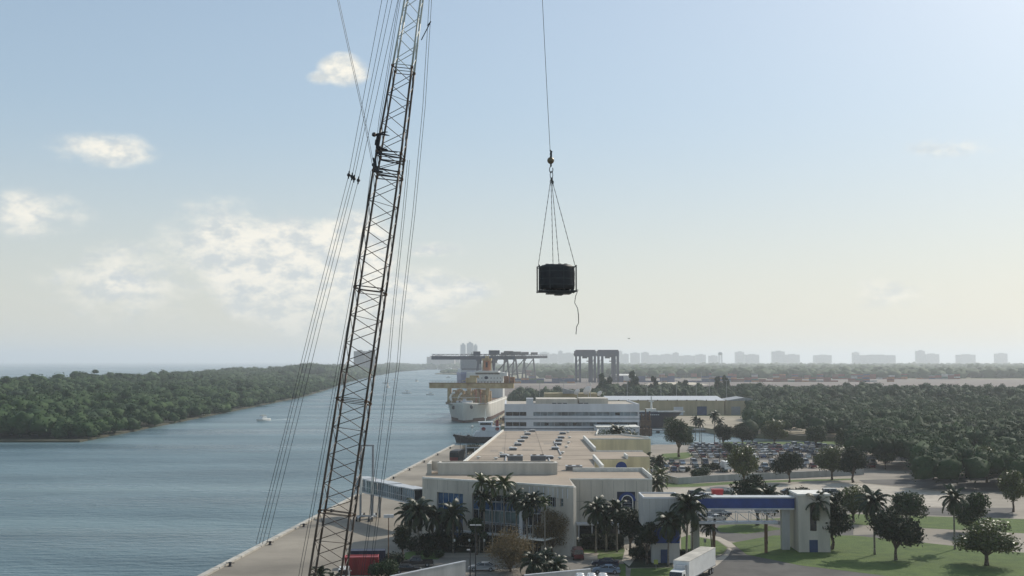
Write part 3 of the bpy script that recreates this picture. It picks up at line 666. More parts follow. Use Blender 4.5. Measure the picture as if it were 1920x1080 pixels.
# ------------------------------------------------------------------ gangway
g0 = Vector((*G(795, 925, 9.5),)); g1 = Vector((*G(680, 898, 9.5),))
g0 = Vector((-19.5, 253)); g1 = Vector((-35.8, 280))
ln_ = (g0-g1).length; ang = math.atan2((g0-g1).y, (g0-g1).x)
T5 = thing('passenger_gangway', 'covered glazed passenger gangway running from the terminal towards the water', 'gangway', (g1.x, g1.y, 0), ang)
zb, zt = 5.7, 8.5
a = MB(); a.box(0, ln_, -1.5, 1.5, zb-.3, zb); part('floor', a, 'lgrey', T5)
a = MB()
k = 0; nseg = 5
for i in range(nseg):
    a.box(i*ln_/nseg, (i+1)*ln_/nseg-.25, -1.7, 1.7, zt-.1*(i % 2), zt+.25-.1*(i % 2))
part('roof', a, 'lgrey', T5)
for i in range(nseg):
    u0 = i*ln_/nseg+.1; u1 = (i+1)*ln_/nseg-.35
    for yy in (-1.45, 1.4):
        a = MB(); a.box(u0, u1, yy, yy+.05, zb+.02, zt-.12); part('glass_panel', a, 'strip' if i != 1 else 'glassp', T5)
for yy in (-1.53, 1.47):
    a = MB()
    for i in range(33): u = i*ln_/32; a.box(u-.05, u+.05, yy, yy+.06, zb+.005, zt-.105)
    a.box(0, ln_, yy+.005, yy+.05, zb+1.1, zb+1.18); part('mullion', a, 'lgrey', T5)
for u in (8.5, ln_-3): 
    a = MB(); a.box(u-.25, u+.25, -1.2, -.8, 0, zb-.303); a.box(u-.25, u+.25, .8, 1.2, 0, zb-.303); part('support', a, 'grey', T5)
# goal post portal carrying the gangway end
pl = Vector(PY(683, 900, 277)[:2]); pr = Vector(PY(705, 900, 277)[:2]); ztp = PY(690, 833, 277)[2]
T6 = thing('gangway_portal', 'tall grey goalpost portal on wheels holding the quay end of the gangway', 'portal frame', ((pl.x+pr.x)/2, 270.5, 0))
w = (pr.x-pl.x)/2
for s in (-1, 1):
    a = MB(); a.box(s*w-.22, s*w+.22, -.2, .2, .9, 5.6); a.box(s*w-.22, s*w+.22, -.2, .2, 9.6, ztp); p_ = part('post', a, 'grey', T6)
    a = MB(); a.box(s*w-.32, s*w+.32, -.3, .3, 5.603, 9.597); part('post_sleeve', a, 'trim', p_)
a = MB(); a.box(-w-.25, w+.25, -.18, .18, ztp+.003, ztp+.35); part('crossbar', a, 'grey', T6)
a = MB(); a.box(-w-.9, w+.9, -.15, .15, .55, .897); a.box(-w-.3, -w+.1, -4, 4, .5, .8); a.box(w-.1, w+.3, -4, 4, .5, .8); part('base_frame', a, 'lgrey', T6)
for s in (-1, 1):
    for yy in (-3.8, 3.8):
        for dx in (-.38, .38):
            a = MB(); a.tube((s*w+dx-.13, yy, .5), (s*w+dx+.13, yy, .5), .5, n=14); part('wheel', a, 'black', T6)

# ------------------------------------------------------------------ white office block behind
WY = 425
def wz(py): return PY(960, py, WY)[2]
xL = PY(946, 770, WY)[0]; xR_ = PY(1199, 770, WY)[0]
T7 = thing('white_office_block', 'wide white two-band office block with long ribbon windows behind the tan roof', 'building', (0, WY, 0))
zs = dict(roof=wz(757.5), w1t=wz(772.5), w1b=wz(780), line=wz(785.5), w2t=wz(791.5), w2b=wz(799.5), b=wz(803.5))
a = MB(); D = 42
a.box(xL, xR_, .9, D, 0, zs['roof']-.5)
a.box(xL, xR_, 0, .897, zs['w1t'], zs['roof']); a.box(xL, xR_, 0, .897, zs['w2t'], zs['w1b']); a.box(xL, xR_, 0, .897, 0, zs['w2b'])
pA = PY(987, 770, WY)[0]; pB = PY(1000, 770, WY)[0]
a.box(pA, pB, 0, .897, zs['w2b'], zs['w2t']); a.box(pA, pB, 0, .897, zs['w1b'], zs['w1t'])
a.box(xL, xL+.6, .9, D, zs['roof']-.5, zs['roof']); a.box(xR_-.6, xR_, .9, D, zs['roof']-.5, zs['roof'])
part('wall', a, 'bluewh', T7)
a = MB(); a.box(xL, xR_, -.06, -.003, zs['line']-.12, zs['line']+.12); a.box(xL, PY(1118, 770, WY)[0], -.06, -.003, zs['b']-.3, zs['b']+.1); part('dark_band', a, 'dkbld' if 'dkbld' in M else 'navy', T7)
for (u0, u1) in ((xL+.5, pA), (pB, xR_-.6)):
    for (z0, z1) in (('w1b', 'w1t'), ('w2b', 'w2t')):
        a = MB(); a.box(u0, u1, .3, .36, zs[z0]+.003, zs[z1]-.003); w_ = part('window', a, 'strip' if u0 > pA else 'glassd', T7)
        a = MB(); n = int((u1-u0)/2.4)
        for i in range(n+1): xx = u0+(u1-u0)*i/n; a.box(xx-.06, xx+.06, .22, .297, zs[z0]+.003, zs[z1]-.003)
        a.box(u0, u1, .24, .29, zs[z0]+.01, zs[z0]+.1)
        part('frame', a, 'mull', w_)
a = MB()
for (px, w_) in ((1054, 2.0), (1078, 1.2), (1025, 1.5), (1158, 1.6)):
    xx = PY(px, 770, WY)[0]; a.box(xx-w_/2, xx+w_/2, .2, .296, zs['w1b']+.3 if px == 1158 else zs['w2b']+.3, zs['w1t']-.2 if px == 1158 else zs['w2t']-.2)
part('open_window', a, 'glassd', T7)
a = MB(); c0 = PY(1120, 770, WY)[0]; c1 = xR_; a.box(c0, c1-.8, .1, .21, zs['w2b']+.2, zs['w2t']-.05); part('dark_glazing', a, 'glassd', T7)
a = MB(); a.box(xL+.7, xR_-.7, 1, D-.1, zs['roof']-.495, zs['roof']-.4); part('roof', a, 'walk', T7)
# roof penthouses
def pz(py, Y): return PY(960, py, Y)[2]
a = MB(); Yp = WY+8
a.box(PY(1006, 750, Yp)[0], PY(1083, 750, Yp)[0], 8, 26, zs['roof']-.39, pz(748, Yp)); a.box(PY(1086, 750, Yp)[0], PY(1140, 750, Yp)[0], 8, 24, zs['roof']-.39, pz(747, Yp))
part('penthouse', a, 'wall', T7)
a = MB(); a.box(PY(987, 750, WY)[0], PY(1000, 750, WY)[0], .1, 7, zs['roof']+.003, wz(747)); part('stair_head', a, 'bluewh', T7)
Yq = WY+30; a = MB(); a.box(PY(1021, 750, Yq)[0], PY(1120, 750, Yq)[0], 30, 41, zs['roof']-.39, pz(737.5, Yq)); part('rear_penthouse', a, 'warm', T7)
a = MB(); a.side([(PY(1056, 750, Yq)[0], pz(738, Yq)), (PY(1056, 750, Yq)[0], pz(728, Yq)), (PY(1084, 750, Yq)[0], pz(735, Yq)), (PY(1084, 750, Yq)[0], pz(738, Yq))], 29, 36); part('plant_screen', a, 'grey', T7)
a = MB()
for px in (1040, 1050, 1060, 1090, 1100): xx = PY(px, 760, WY)[0]; a.box(xx-.8, xx+.7, 2, 4, zs['roof']-.39, zs['roof']+.3)
part('roof_unit', a, 'dark', T7)
# satellite dishes on that roof
def dish(px, py, r, lab):
    Yd = WY+26; p = PY(px, py, Yd); t = thing('satellite_dish', lab, 'satellite dish', (p[0], Yd, zs['roof']-.39), R(200), 'satellite dishes on the white office roof')
    hz_ = p[2]-(zs['roof']-.39)
    a = MB(); a.tube((0, 0, 0), (0, 0, hz_), .12); a.tube((-.5, .3, 0), (0, 0, hz_*.7), .06); part('mast', a, 'lgrey', t)
    a = MB(); pr = [(r*k/6+.001, (k/6)**2*r*.35) for k in range(7)]+[(r*1.001, r*.36), (r*.6, r*.1), (.01, -.05)]; a.lathe(pr, 20)
    d = part('reflector', a, 'bluewh', t); d.location = (0, 0, hz_); d.rotation_euler = (R(60), 0, R(15))
    a = MB(); a.tube((0, 0, 0), (0, 0, r*.9), .05); f = part('feed_horn', a, 'grey', t); f.location = (0, 0, hz_); f.rotation_euler = (R(60), 0, R(15))
dish(1103, 733.5, 1.9, 'largest pale satellite dish on the white office block roof'); dish(1083, 736, 1.3, 'mid sized satellite dish left of the largest dish on the roof'); dish(1125, 738.5, 1.1, 'small satellite dish right of the largest dish on the roof')
Yd = WY+28; p = PY(1107, 719, Yd)
t = thing('antenna_mast', 'slim antenna mast with white drums above the rooftop satellite dishes', 'antenna', (p[0], Yd, zs['roof']-.39))
a = MB(); a.tube((0, 0, 0), (0, 0, p[2]-zs['roof']), .09); part('mast', a, 'lgrey', t)
a = MB(); hh = p[2]-zs['roof']; a.lathe([(.3, hh), (.3, hh+.7), (.001, hh+.75)], 10); a.lathe([(.3, hh-1.5), (.3, hh-.8), (.001, hh-.78)], 10); part('antenna_drum', a, 'trim', t)
# lower white annex with the planting in front of it
T8 = thing('white_annex', 'low pale blue white annex wall behind the rooftop palms', 'building', (0, 410, 0))
a = MB(); a.box(PY(1119, 800, 410)[0], PY(1199, 800, 410)[0], 0, 14, 0, PY(1119, 802, 410)[2]); part('wall', a, 'bluewh', T8)
a = MB(); a.box(PY(1119, 800, 410)[0]-.1, PY(1199, 800, 410)[0]+.1, -.15, 14.5, PY(1119, 802, 410)[2]+.003, PY(1119, 802, 410)[2]+.35); part('coping', a, 'trim', T8)
# ------------------------------------------------------------------ warehouses beyond the slip
WH = 786
def wx(px, Y=WH): return PY(px, 760, Y)[0]
def wzz(py, Y=WH): return PY(960, py, Y)[2]
T9 = thing('cream_warehouse', 'long cream sheet metal warehouse with a big blue door beyond the slip', 'warehouse', (0, WH, 0))
a = MB(); a.side([(wx(1140), 0), (wx(1140), wzz(751)), (wx(1358), wzz(751)), (wx(1358), 0)], 0, 60); part('wall', a, 'warm', T9)
a = MB(); zt = wzz(751); a.add([(wx(1139), -.5, zt+.01), (wx(1359), -.5, zt+.01), (wx(1359), 30, zt+2.2), (wx(1139), 30, zt+2.2), (wx(1359), 60, zt+.01), (wx(1139), 60, zt+.01)], [(0, 1, 2, 3), (3, 2, 4, 5), (0, 3, 5), (1, 4, 2)]); part('roof', a, 'lgrey', T9)
a = MB(); a.box(wx(1140), wx(1320), -.35, -.02, zt-.05, zt+.5); part('fascia', a, 'trim', T9)
a = MB(); a.box(wx(1307), wx(1325), -.12, -.01, 0.02, wzz(762)); part('blue_door', a, 'door', T9)
a = MB(); a.box(wx(1263), wx(1281), -.12, -.01, 0.02, wzz(763)); part('grey_door', a, 'bluewh', T9)
a = MB()
for i in range(12): xx = wx(1160)+i*6.5; a.box(xx-.35, xx+.35, -.45, -.36, zt-.1, zt+.55)
part('gutter_head', a, 'rust', T9)
T10 = thing('tan_shed', 'plain tan shed at the right end of the cream warehouse', 'warehouse', (wx(1362), WH+4, 0))
a = MB(); a.box(0, 26, 0, 30, 0, 9.5); part('wall', a, 'warm', T10); a = MB(); a.side([(-.4, 9.503), (26.4, 9.503), (13, 11.6)], -.4, 30.4); part('roof', a, 'grey', T10)
a = MB(); a.box(4, 10, -.1, -.01, .02, 5.5); part('roller_door', a, 'grey', T10)
def shed(px0, px1, Y, zt, dpt, nm, lab, wm='warm', rm='lgrey', door=None):
    t = thing(nm, lab, 'warehouse', (PY(px0, 700, Y)[0], Y, 0)); w = PY(px1, 700, Y)[0]-PY(px0, 700, Y)[0]
    a = MB(); a.box(0, w, 0, dpt, 0, zt); part('wall', a, wm, t)
    a = MB(); a.add([(-.5, -.5, zt+.01), (w+.5, -.5, zt+.01), (w+.5, dpt/2, zt+2.5), (-.5, dpt/2, zt+2.5), (w+.5, dpt+.5, zt+.01), (-.5, dpt+.5, zt+.01)], [(0, 1, 2, 3), (3, 2, 4, 5), (0, 3, 5), (1, 4, 2)]); part('roof', a, rm, t)
    a = MB(); n = max(2, int(w/14))
    for i in range(n): xx = w*(i+.5)/n; a.box(xx-2, xx+2, -.1, -.01, .02, min(zt*.6, 5))
    part('roller_door', a, 'grey', t); return t
shed(1148, 1192, 2050, 11, 30, 'white_roofed_shed', 'long white roofed shed in the yard beside the portal cranes', 'trim', 'trim')
shed(960, 1010, 705, 3.5, 10, 'quay_shed', 'low pale shed on the pier left of the white office block', 'bluewh', 'lgrey')
# retaining wall round the lot
rw = [G(1236, 898), G(1250, 903), G(1272, 908), G(1300, 906), G(1340, 903), G(1400, 900), G(1500, 896), G(1620, 890)]
a = MB()
for (p, q) in zip(rw[:-1], rw[1:]):
    p = Vector(p); q = Vector(q); n = Vector((-(q-p).y, (q-p).x)).normalized()*.35
    vs = [p, q, q+n, p+n]; a.add([(v.x, v.y, 0) for v in vs]+[(v.x, v.y, 1.9) for v in vs], [(3, 2, 1, 0), (4, 5, 6, 7), (0, 1, 5, 4), (1, 2, 6, 5), (2, 3, 7, 6), (3, 0, 4, 7)])
single('boundary_wall', a, 'wall2', 'low grey curved wall along the near edge of the parking lot', 'wall')
def capwall(p, q, h, th, lab, cat='wall', ret=None):
    p = Vector(p); q = Vector(q); L_ = (q-p).length; ang = math.atan2((q-p).y, (q-p).x)
    t = thing('parapet_wall', lab, cat, (p.x, p.y, 0), ang)
    a = MB(); a.box(0, L_, 0, th, 0, h-.15)
    if ret: a.box(0, .3, th+.002, ret, 0, h-.15)
    part('wall', a, 'wall2', t); a = MB(); a.box(-.05, L_+.05, -.05, th+.05, h-.147, h); part('coping', a, 'lgrey', t); return t
capwall(G(735, 1080, 4), G(873, 1051.5, 4), 4, .4, 'pale concrete wall slanting up towards the parked silver sedan')
capwall(G(985, 1078, 4), G(1108, 1066.5, 4), 4, .4, 'pale concrete wall in front of the palm bushes at the bottom centre')
# units on a low roof beside that wall
pk = G(1108, 1077, 4.3)
t = thing('air_conditioner_bank', 'bank of white round-topped fan units beside the pale blue sedan', 'air conditioner', (pk[0], pk[1]-1, 0))
a = MB(); a.box(-2.6, 2.8, -2.5, 1.2, 0, 4.0); part('plinth', a, 'wall2', t)
for i in range(3):
    for j in range(2):
        a = MB(); a.lathe([(.62, 4.003), (.62, 4.55), (.5, 4.65), (.38, 4.65), (.34, 4.4), (.001, 4.4)], 16, (-1.7+i*1.7, -1.5+j*1.6)); part('fan_unit', a, 'white', t)

# stair block at the right end of the footbridge
T11 = thing('white_stair_block', 'white stair block at the right end of the blue footbridge', 'building', (b0[0]+19.2, SBY-2, 0))
a = MB(); a.box(0, 6, 0, 7, 0, 10.6); part('wall', a, 'wall', T11); a = MB(); a.box(-.1, 6.1, -.1, 7.1, 10.603, 10.9); part('coping', a, 'trim', T11)
a = MB(); a.box(2, 3.6, -.06, -.004, .02, 2.3); part('door', a, 'door', T11); a = MB(); a.box(2.2, 3.4, -.06, -.004, 4, 9); part('window', a, 'glassd', T11)
# ------------------------------------------------------------------ foreground crane
CY = 88.0
def cp(px, py, Y=CY): return Vector(PY(px, py, Y))
# boom axis from its foot on the quay to past the top of the frame
axB = cp(614.5, 1080, 86.5); axT = cp(776, 0, 91.5); dirA = (axT-axB); 
foot = axB-dirA*((axB.z-2.2)/dirA.z)
L_tot = (axT-axB).length
def axis_at_py(py):
    # parameter along axB..axT whose projection hits row py
    lo, hi = -1.5, 2.0
    for _ in range(40):
        m = (lo+hi)/2; p = axB+dirA*m
        dz = p.z-H; v = p.y*math.cos(TH)+dz*math.sin(TH); w = -p.y*math.sin(TH)+dz*math.cos(TH)
        y = 540-F*w/v
        if y > py: lo = m
        else: hi = m
    return lo
al = dirA.normalized(); yaw = R(2.5)
a_ = Vector((math.cos(yaw), -math.sin(yaw), 0)); a_ = (a_-al*a_.dot(al)).normalized(); b_ = al.cross(a_)*-1
if b_.y < 0: b_ = -b_
prof = [(-300, .95), (0, 1.22), (130, 1.52), (250, 1.8), (340, 2.0), (600, 2.1), (1080, 2.28), (1500, 2.2), (1600, .8)]
def wid(py):
    for (y0, w0), (y1, w1) in zip(prof[:-1], prof[1:]):
        if py <= y1: return w0+(w1-w0)*max(0, (py-y0))/(y1-y0)
    return prof[-1][1]
CR = thing('lattice_boom_crane', 'tall dark lattice boom of a crawler crane standing on the quay with hanging ropes', 'crane', tuple(foot)); CR.location.z = 0; base = Vector((foot.x, foot.y, 0))
joints = [-240, 130, 292, 328, 545, 752, 962, 1180, 1540]
bay = 51.0
def corner(py, i, j):
    t = axis_at_py(py); p = axB+dirA*t; w = wid(py)/2; d = w*.92
    return p+a_*(i*w)+b_*(j*d)-base
for k in range(len(joints)-1):
    y0, y1 = joints[k], joints[k+1]; m = 'steelg' if k == 0 else 'steel'; r = .085 if k else .075
    nb = max(1, round((y1-y0)/bay)); lac = MB(); rr = .030
    for i in range(nb):
        q0 = y0+(y1-y0)*i/nb; q1 = y0+(y1-y0)*(i+1)/nb; qm = (q0+q1)/2
        for j, fl in ((-1, 0), (1, 1)):
            A1, A2, A3 = corner(q0, -1, j), corner(qm, 1, j), corner(q1, -1, j)
            if fl: A1, A2, A3 = corner(q0, 1, j), corner(qm, -1, j), corner(q1, 1, j)
            lac.tube(A1, A2, rr, n=5, cap=False).tube(A2, A3, rr, n=5, cap=False)
        for s in (-1, 1):
            lac.tube(corner(q0, s, -1), corner(qm, s, 1), rr*.8, n=5, cap=False).tube(corner(qm, s, 1), corner(q1, s, -1), rr*.8, n=5, cap=False)
        if i % 3 == 1: lac.tube(corner(q0, -1, -1), corner(q0, 1, 1), rr*.8, n=5, cap=False)
    for yy in (y0+3, y1-3):
        if k < 1 and yy < 0: continue
        for j in (-1, 1): lac.tube(corner(yy, -1, j), corner(yy, 1, j), .045 if k in (2, 3) else .032, n=6)
        for s in (-1, 1): lac.tube(corner(yy, s, -1), corner(yy, s, 1), .032, n=6)
    sec = part('boom_section', lac, m, CR, label='pale grey top boom section' if k == 0 else None)
    for s in (-1, 1):
        for j in (-1, 1):
            c = MB(); pts = [corner(y0+(y1-y0)*q/4, s, j) for q in range(5)]; c.path(pts, r, 8); part('chord', c, m, sec, True)
# pin lugs at joints
lg = MB()
for yy in joints[1:-1]:
    for s in (-1, 1):
        for j in (-1, 1): p = corner(yy, s, j); lg.tube(p-a_*.11, p+a_*.11, .10, n=8)
part('joint_pin', lg, 'rust', CR)
# extra cross beams and sheave bracket near y 290..330
xb = MB()
for yy in (296, 322):
    for j in (-1, 1): xb.tube(corner(yy, -1, j), corner(yy+4, 1, j), .052, n=8)
part('cross_beam', xb, 'dark', CR)
br = MB(); p = cp(703, 318)-base; 
for dx in (-.08, .08): br.tube(p+Vector((-.05+dx, 0, .9)), p+Vector((.12, 0, -.1)), .07)
br.tube(p+Vector((-.05, -.1, -.1)), p+Vector((.6, -.1, -.2)), .09); br.tube(p+Vector((.15, -.1, .1)), p+Vector((.15, .1, .1)), .17, n=14)
br.tube(p+Vector((-.1, -.1, .35)), p+Vector((-.1, .1, .35)), .14, n=12)
part('rope_sheave', br, 'dark', CR)
pf = MB(); p = cp(722, 281)-base; pf.box(p.x-.55, p.x+.18, p.y-.5, p.y+.5, p.z-.05, p.z+.02); pf.tube(p+Vector((-.1, .4, 0)), p+Vector((.9, .4, -.1)), .05); part('step_plate', pf, 'dark', CR)
# ropes: (x,y) polylines in the crane plane
def rope(pts, r, nm='rope', dy=0, par=None, m='rope'):
    a = MB(); P = [cp(x, y, CY+dy)-(base if par is None else par) for x, y in pts]; a.path(P, r, 5); return a
for k, (pts) in enumerate([[(730, -60), (716, 0), (654, 328), (584, 600), (538, 790), (480, 1020)], [(740, -60), (727, 0), (660, 331), (590, 600), (545, 780), (486, 1020)],
             [(749, -60), (735, 0), (664, 335), (596, 600), (552, 780), (492, 1020)], [(760, -60), (746, 0), (672, 338), (604, 600), (560, 780), (500, 1020)]]):
    part('pendant_rope', rope(pts, .019, dy=1.5+k*.12), 'rope', CR)
    a = MB(); q = cp(*pts[2], CY+1.5+k*.12)-base; a.tube(q+Vector((.05, -.1, .28)), q+Vector((-.05, .1, -.28)), .055); a.ball(q, .15, 8); part('pendant_link', a, 'dark', CR)
def twin(p1, p2, sep, r=.018, dy=0, nm='hoist_rope'):
    for s in (-sep/2, sep/2): part(nm, rope([(x+s, y) for x, y in p1], r, dy=dy), 'rope', CR)
twin([(622, -50), (634, 0), (683, 222), (700, 312)], None, 2.6, dy=.6)
twin([(758, -60), (749, 0), (712, 225), (703, 308)], None, 3.0, dy=.3)
twin([(698, 320), (688, 400), (651, 600), (634, 690), (607, 840), (566, 1060), (556, 1120)], None, 5, dy=-1.2)
twin([(809, -40), (807, 0), (795, 200), (776, 400), (753, 600), (747, 680), (727, 830), (699, 1040), (690, 1100)], None, 4.5, dy=-1.3)
twin([(766, 300), (757, 400), (736, 600), (729, 680), (711, 830), (690, 1000), (676, 1100)], None, 4.0, dy=-1.4)
a = MB(); a.path([cp(801, 48)-base, cp(808, 40)-base, cp(790, 75)-base], .04, 5); part('guide_arm', a, 'dark', CR)
# foot and crawler base standing on the quay below the frame
a = MB(); f = foot-base; a.box(f.x-2.2, f.x+2.2, -3.5, 4.5, 1.3, 3.4); part('machinery_house', a, 'redd', CR)
for s in (-1, 1): a = MB(); a.box(f.x+s*2.9-.6, f.x+s*2.9+.6, -4.2, 4.2, 0.002, 1.29); part('crawler_track', a, 'dark', CR)
# flood lamp on the foreground mast
# ------------------------------------------------------------------ hanging load
LB = Vector((*cp(1032.5, 301),)); 
def q(px, py, dy=0): return cp(px, py, CY+dy)
HK = thing('crane_hook_ball', 'round bronze headache ball with hook hanging on a single wire rope', 'crane hook', tuple(LB))
a = MB(); a.ball((0, 0, 0), .265, 18); part('ball', a, mat('bronze_ball', (.16, .12, .07), .4, .3, 3, metal=.6), HK, True)
a = MB(); a.path([q(1033, 296)-LB, q(1033.5, 286)-LB, q(1031.5, 281)-LB], [.09, .07, .05], 8); a.tube(q(1032.5, 290)-LB, q(1034, 283)-LB, .09); part('rope_socket', a, 'dark', HK)
a = MB(); a.path([q(1031.5, 282)-LB, q(1026, 180)-LB, q(1020.5, 70)-LB, q(1017, 0)-LB, q(1013, -70)-LB], .02, 5); part('hoist_rope', a, 'rope', HK)
a = MB(); a.tube(q(1033, 307)-LB, q(1033, 312)-LB, .075)
c = q(1033.5, 318)-LB
pts = [c+Vector((.13*math.cos(t), 0, .24*math.sin(t))) for t in [R(x) for x in range(95, 400, 25)]]; a.path(pts, .035, 6); part('hook', a, 'dark', HK)
SLC = cp(1034, 322)
SG = thing('sling_set', 'four leg wire sling spreading down from the hook to the black load', 'sling', tuple(SLC))
a = MB(); pts = [Vector((.1*math.cos(t), 0, -.25+.3*math.sin(t))) for t in [2*math.pi*i/12 for i in range(13)]]; a.path(pts, .03, 6); part('master_link', a, 'dark', SG)
a = MB()
for dx, dz in ((.03, -.55), (-.05, -.75), (.1, -.8)): a.path([Vector((dx+.05*math.cos(t), .03, dz+.12*math.sin(t))) for t in [2*math.pi*i/8 for i in range(9)]], .03, 5)
part('shackle', a, 'dark', SG)
def sl_top(dx): return Vector((dx, 0, -.9))
ends = [(1009.5, 497, -1.1), (1037, 497, 1.1), (1048.5, 497, -1.25), (1078.5, 499, .9)]
for i, (x, y, dy) in enumerate(ends):
    a = MB(); e = q(x, y, dy)-SLC; s = sl_top(-.1+.07*i); a.path([Vector((-.05+.04*i, 0, -.5)), s, (s+e)*.5+Vector((.01, 0, 0)), e], .02, 5)
    for kk in range(14): f_ = s.lerp(e, kk/14.0); a.tube(f_, s.lerp(e, (kk+.45)/14.0), .027, n=5)
    part('sling_leg', a, 'rope', SG)
c0 = cp(1043.5, 548); LD = thing('hanging_cargo_load', 'black round bundle strapped inside a dark four post frame hanging from the crane', 'cargo', tuple(c0), R(4))
W2 = 1.38; ht = (cp(1043, 497)-cp(1043, 548)).z
prf = []
a = MB(); nseg = 28
a.lathe([(.01, .2), (1.05, .2), (1.17, .26), (1.2, .6), (1.19, 1.0), (1.21, 1.4), (1.19, 1.8), (1.12, ht-.1), (1.0, ht), (.01, ht+.02)], nseg)
for j in range(len(a.v)):
    x, y_, z = a.v[j]; s_ = 1+.018*math.sin(9*math.atan2(y_, x)+z*3); a.v[j] = (x*s_*1.11+.04, y_*s_*1.02, z+.02*math.sin(5*math.atan2(y_, x)))
part('black_bundle', a, 'black', LD, True)
a = MB()
for zz in (.55, 1.0, 1.55, 1.85): a.lathe([(1.34, zz-.03), (1.36, zz-.03), (1.36, zz+.03), (1.34, zz+.03)], 32)
a.v = [(x+.03, y_*.93, z) for x, y_, z in a.v]
for k in range(8): t = 2*math.pi*k/8+.3; a.box(1.34*math.cos(t), 1.34*math.cos(t)+.06, 1.225*math.sin(t)-.03, 1.225*math.sin(t)+.03, .2, ht-.12)
part('strap', a, 'dark', LD)
a = MB(); a.lathe([(.35, ht+.02), (1.0, ht+.0), (1.12, ht-.06), (1.1, ht-.12), (.35, ht-.02)], 20)
for k in range(9): t = k*.7; a.box(.8*math.cos(t)-.1, .8*math.cos(t)+.12, .8*math.sin(t)-.1, .8*math.sin(t)+.1, ht, ht+.03+.02*(k % 3))
part('bundle_top', a, 'black', LD)
for s in (-1, 1):
    for tt in (-1, 1): a = MB(); a.box(s*W2-.045, s*W2+.045, tt*.85-.045, tt*.85+.045, -.02, ht-.05); part('post', a, 'dark', LD)
a = MB()
for tt in (-1, 1):
    a.box(-W2-.06, W2+.06, tt*.85-.05, tt*.85+.05, 0.0, .11); a.box(-W2, W2, tt*.87-.025, tt*.87+.025, ht-.2, ht-.15)
for s in (-1, 1): a.box(s*W2-.05, s*W2+.05, -.9, .9, .005, .10); a.box(s*W2-.03, s*W2+.03, -.85, .85, ht-.14, ht-.08)
for k in range(9): x = -1.15+k*.287; a.box(x-.05, x+.05, -.8, .8, .112, .2)
part('frame', a, 'dark', LD)
a = MB(); a.box(-.75, 1.05, -.75, .75, -.14, -.003); a.box(-.1, .45, -.7, .7, -.22, -.143); part('pallet', a, 'dark', LD)
a = MB(); tp = [(1078, 545), (1084, 543), (1079, 556), (1077.5, 568), (1083, 578), (1084.5, 590), (1085, 605), (1081, 613), (1080, 627)]
rp0 = cp(1079, 545); a.path([cp(x, y)-rp0 for x, y in tp], [.03, .02, .03, .026, .03, .035, .032, .03, .03], 6)
single('tag_rope', a, 'dark', 'frayed tag rope dangling from the lower right corner of the load', 'rope', tuple(rp0))

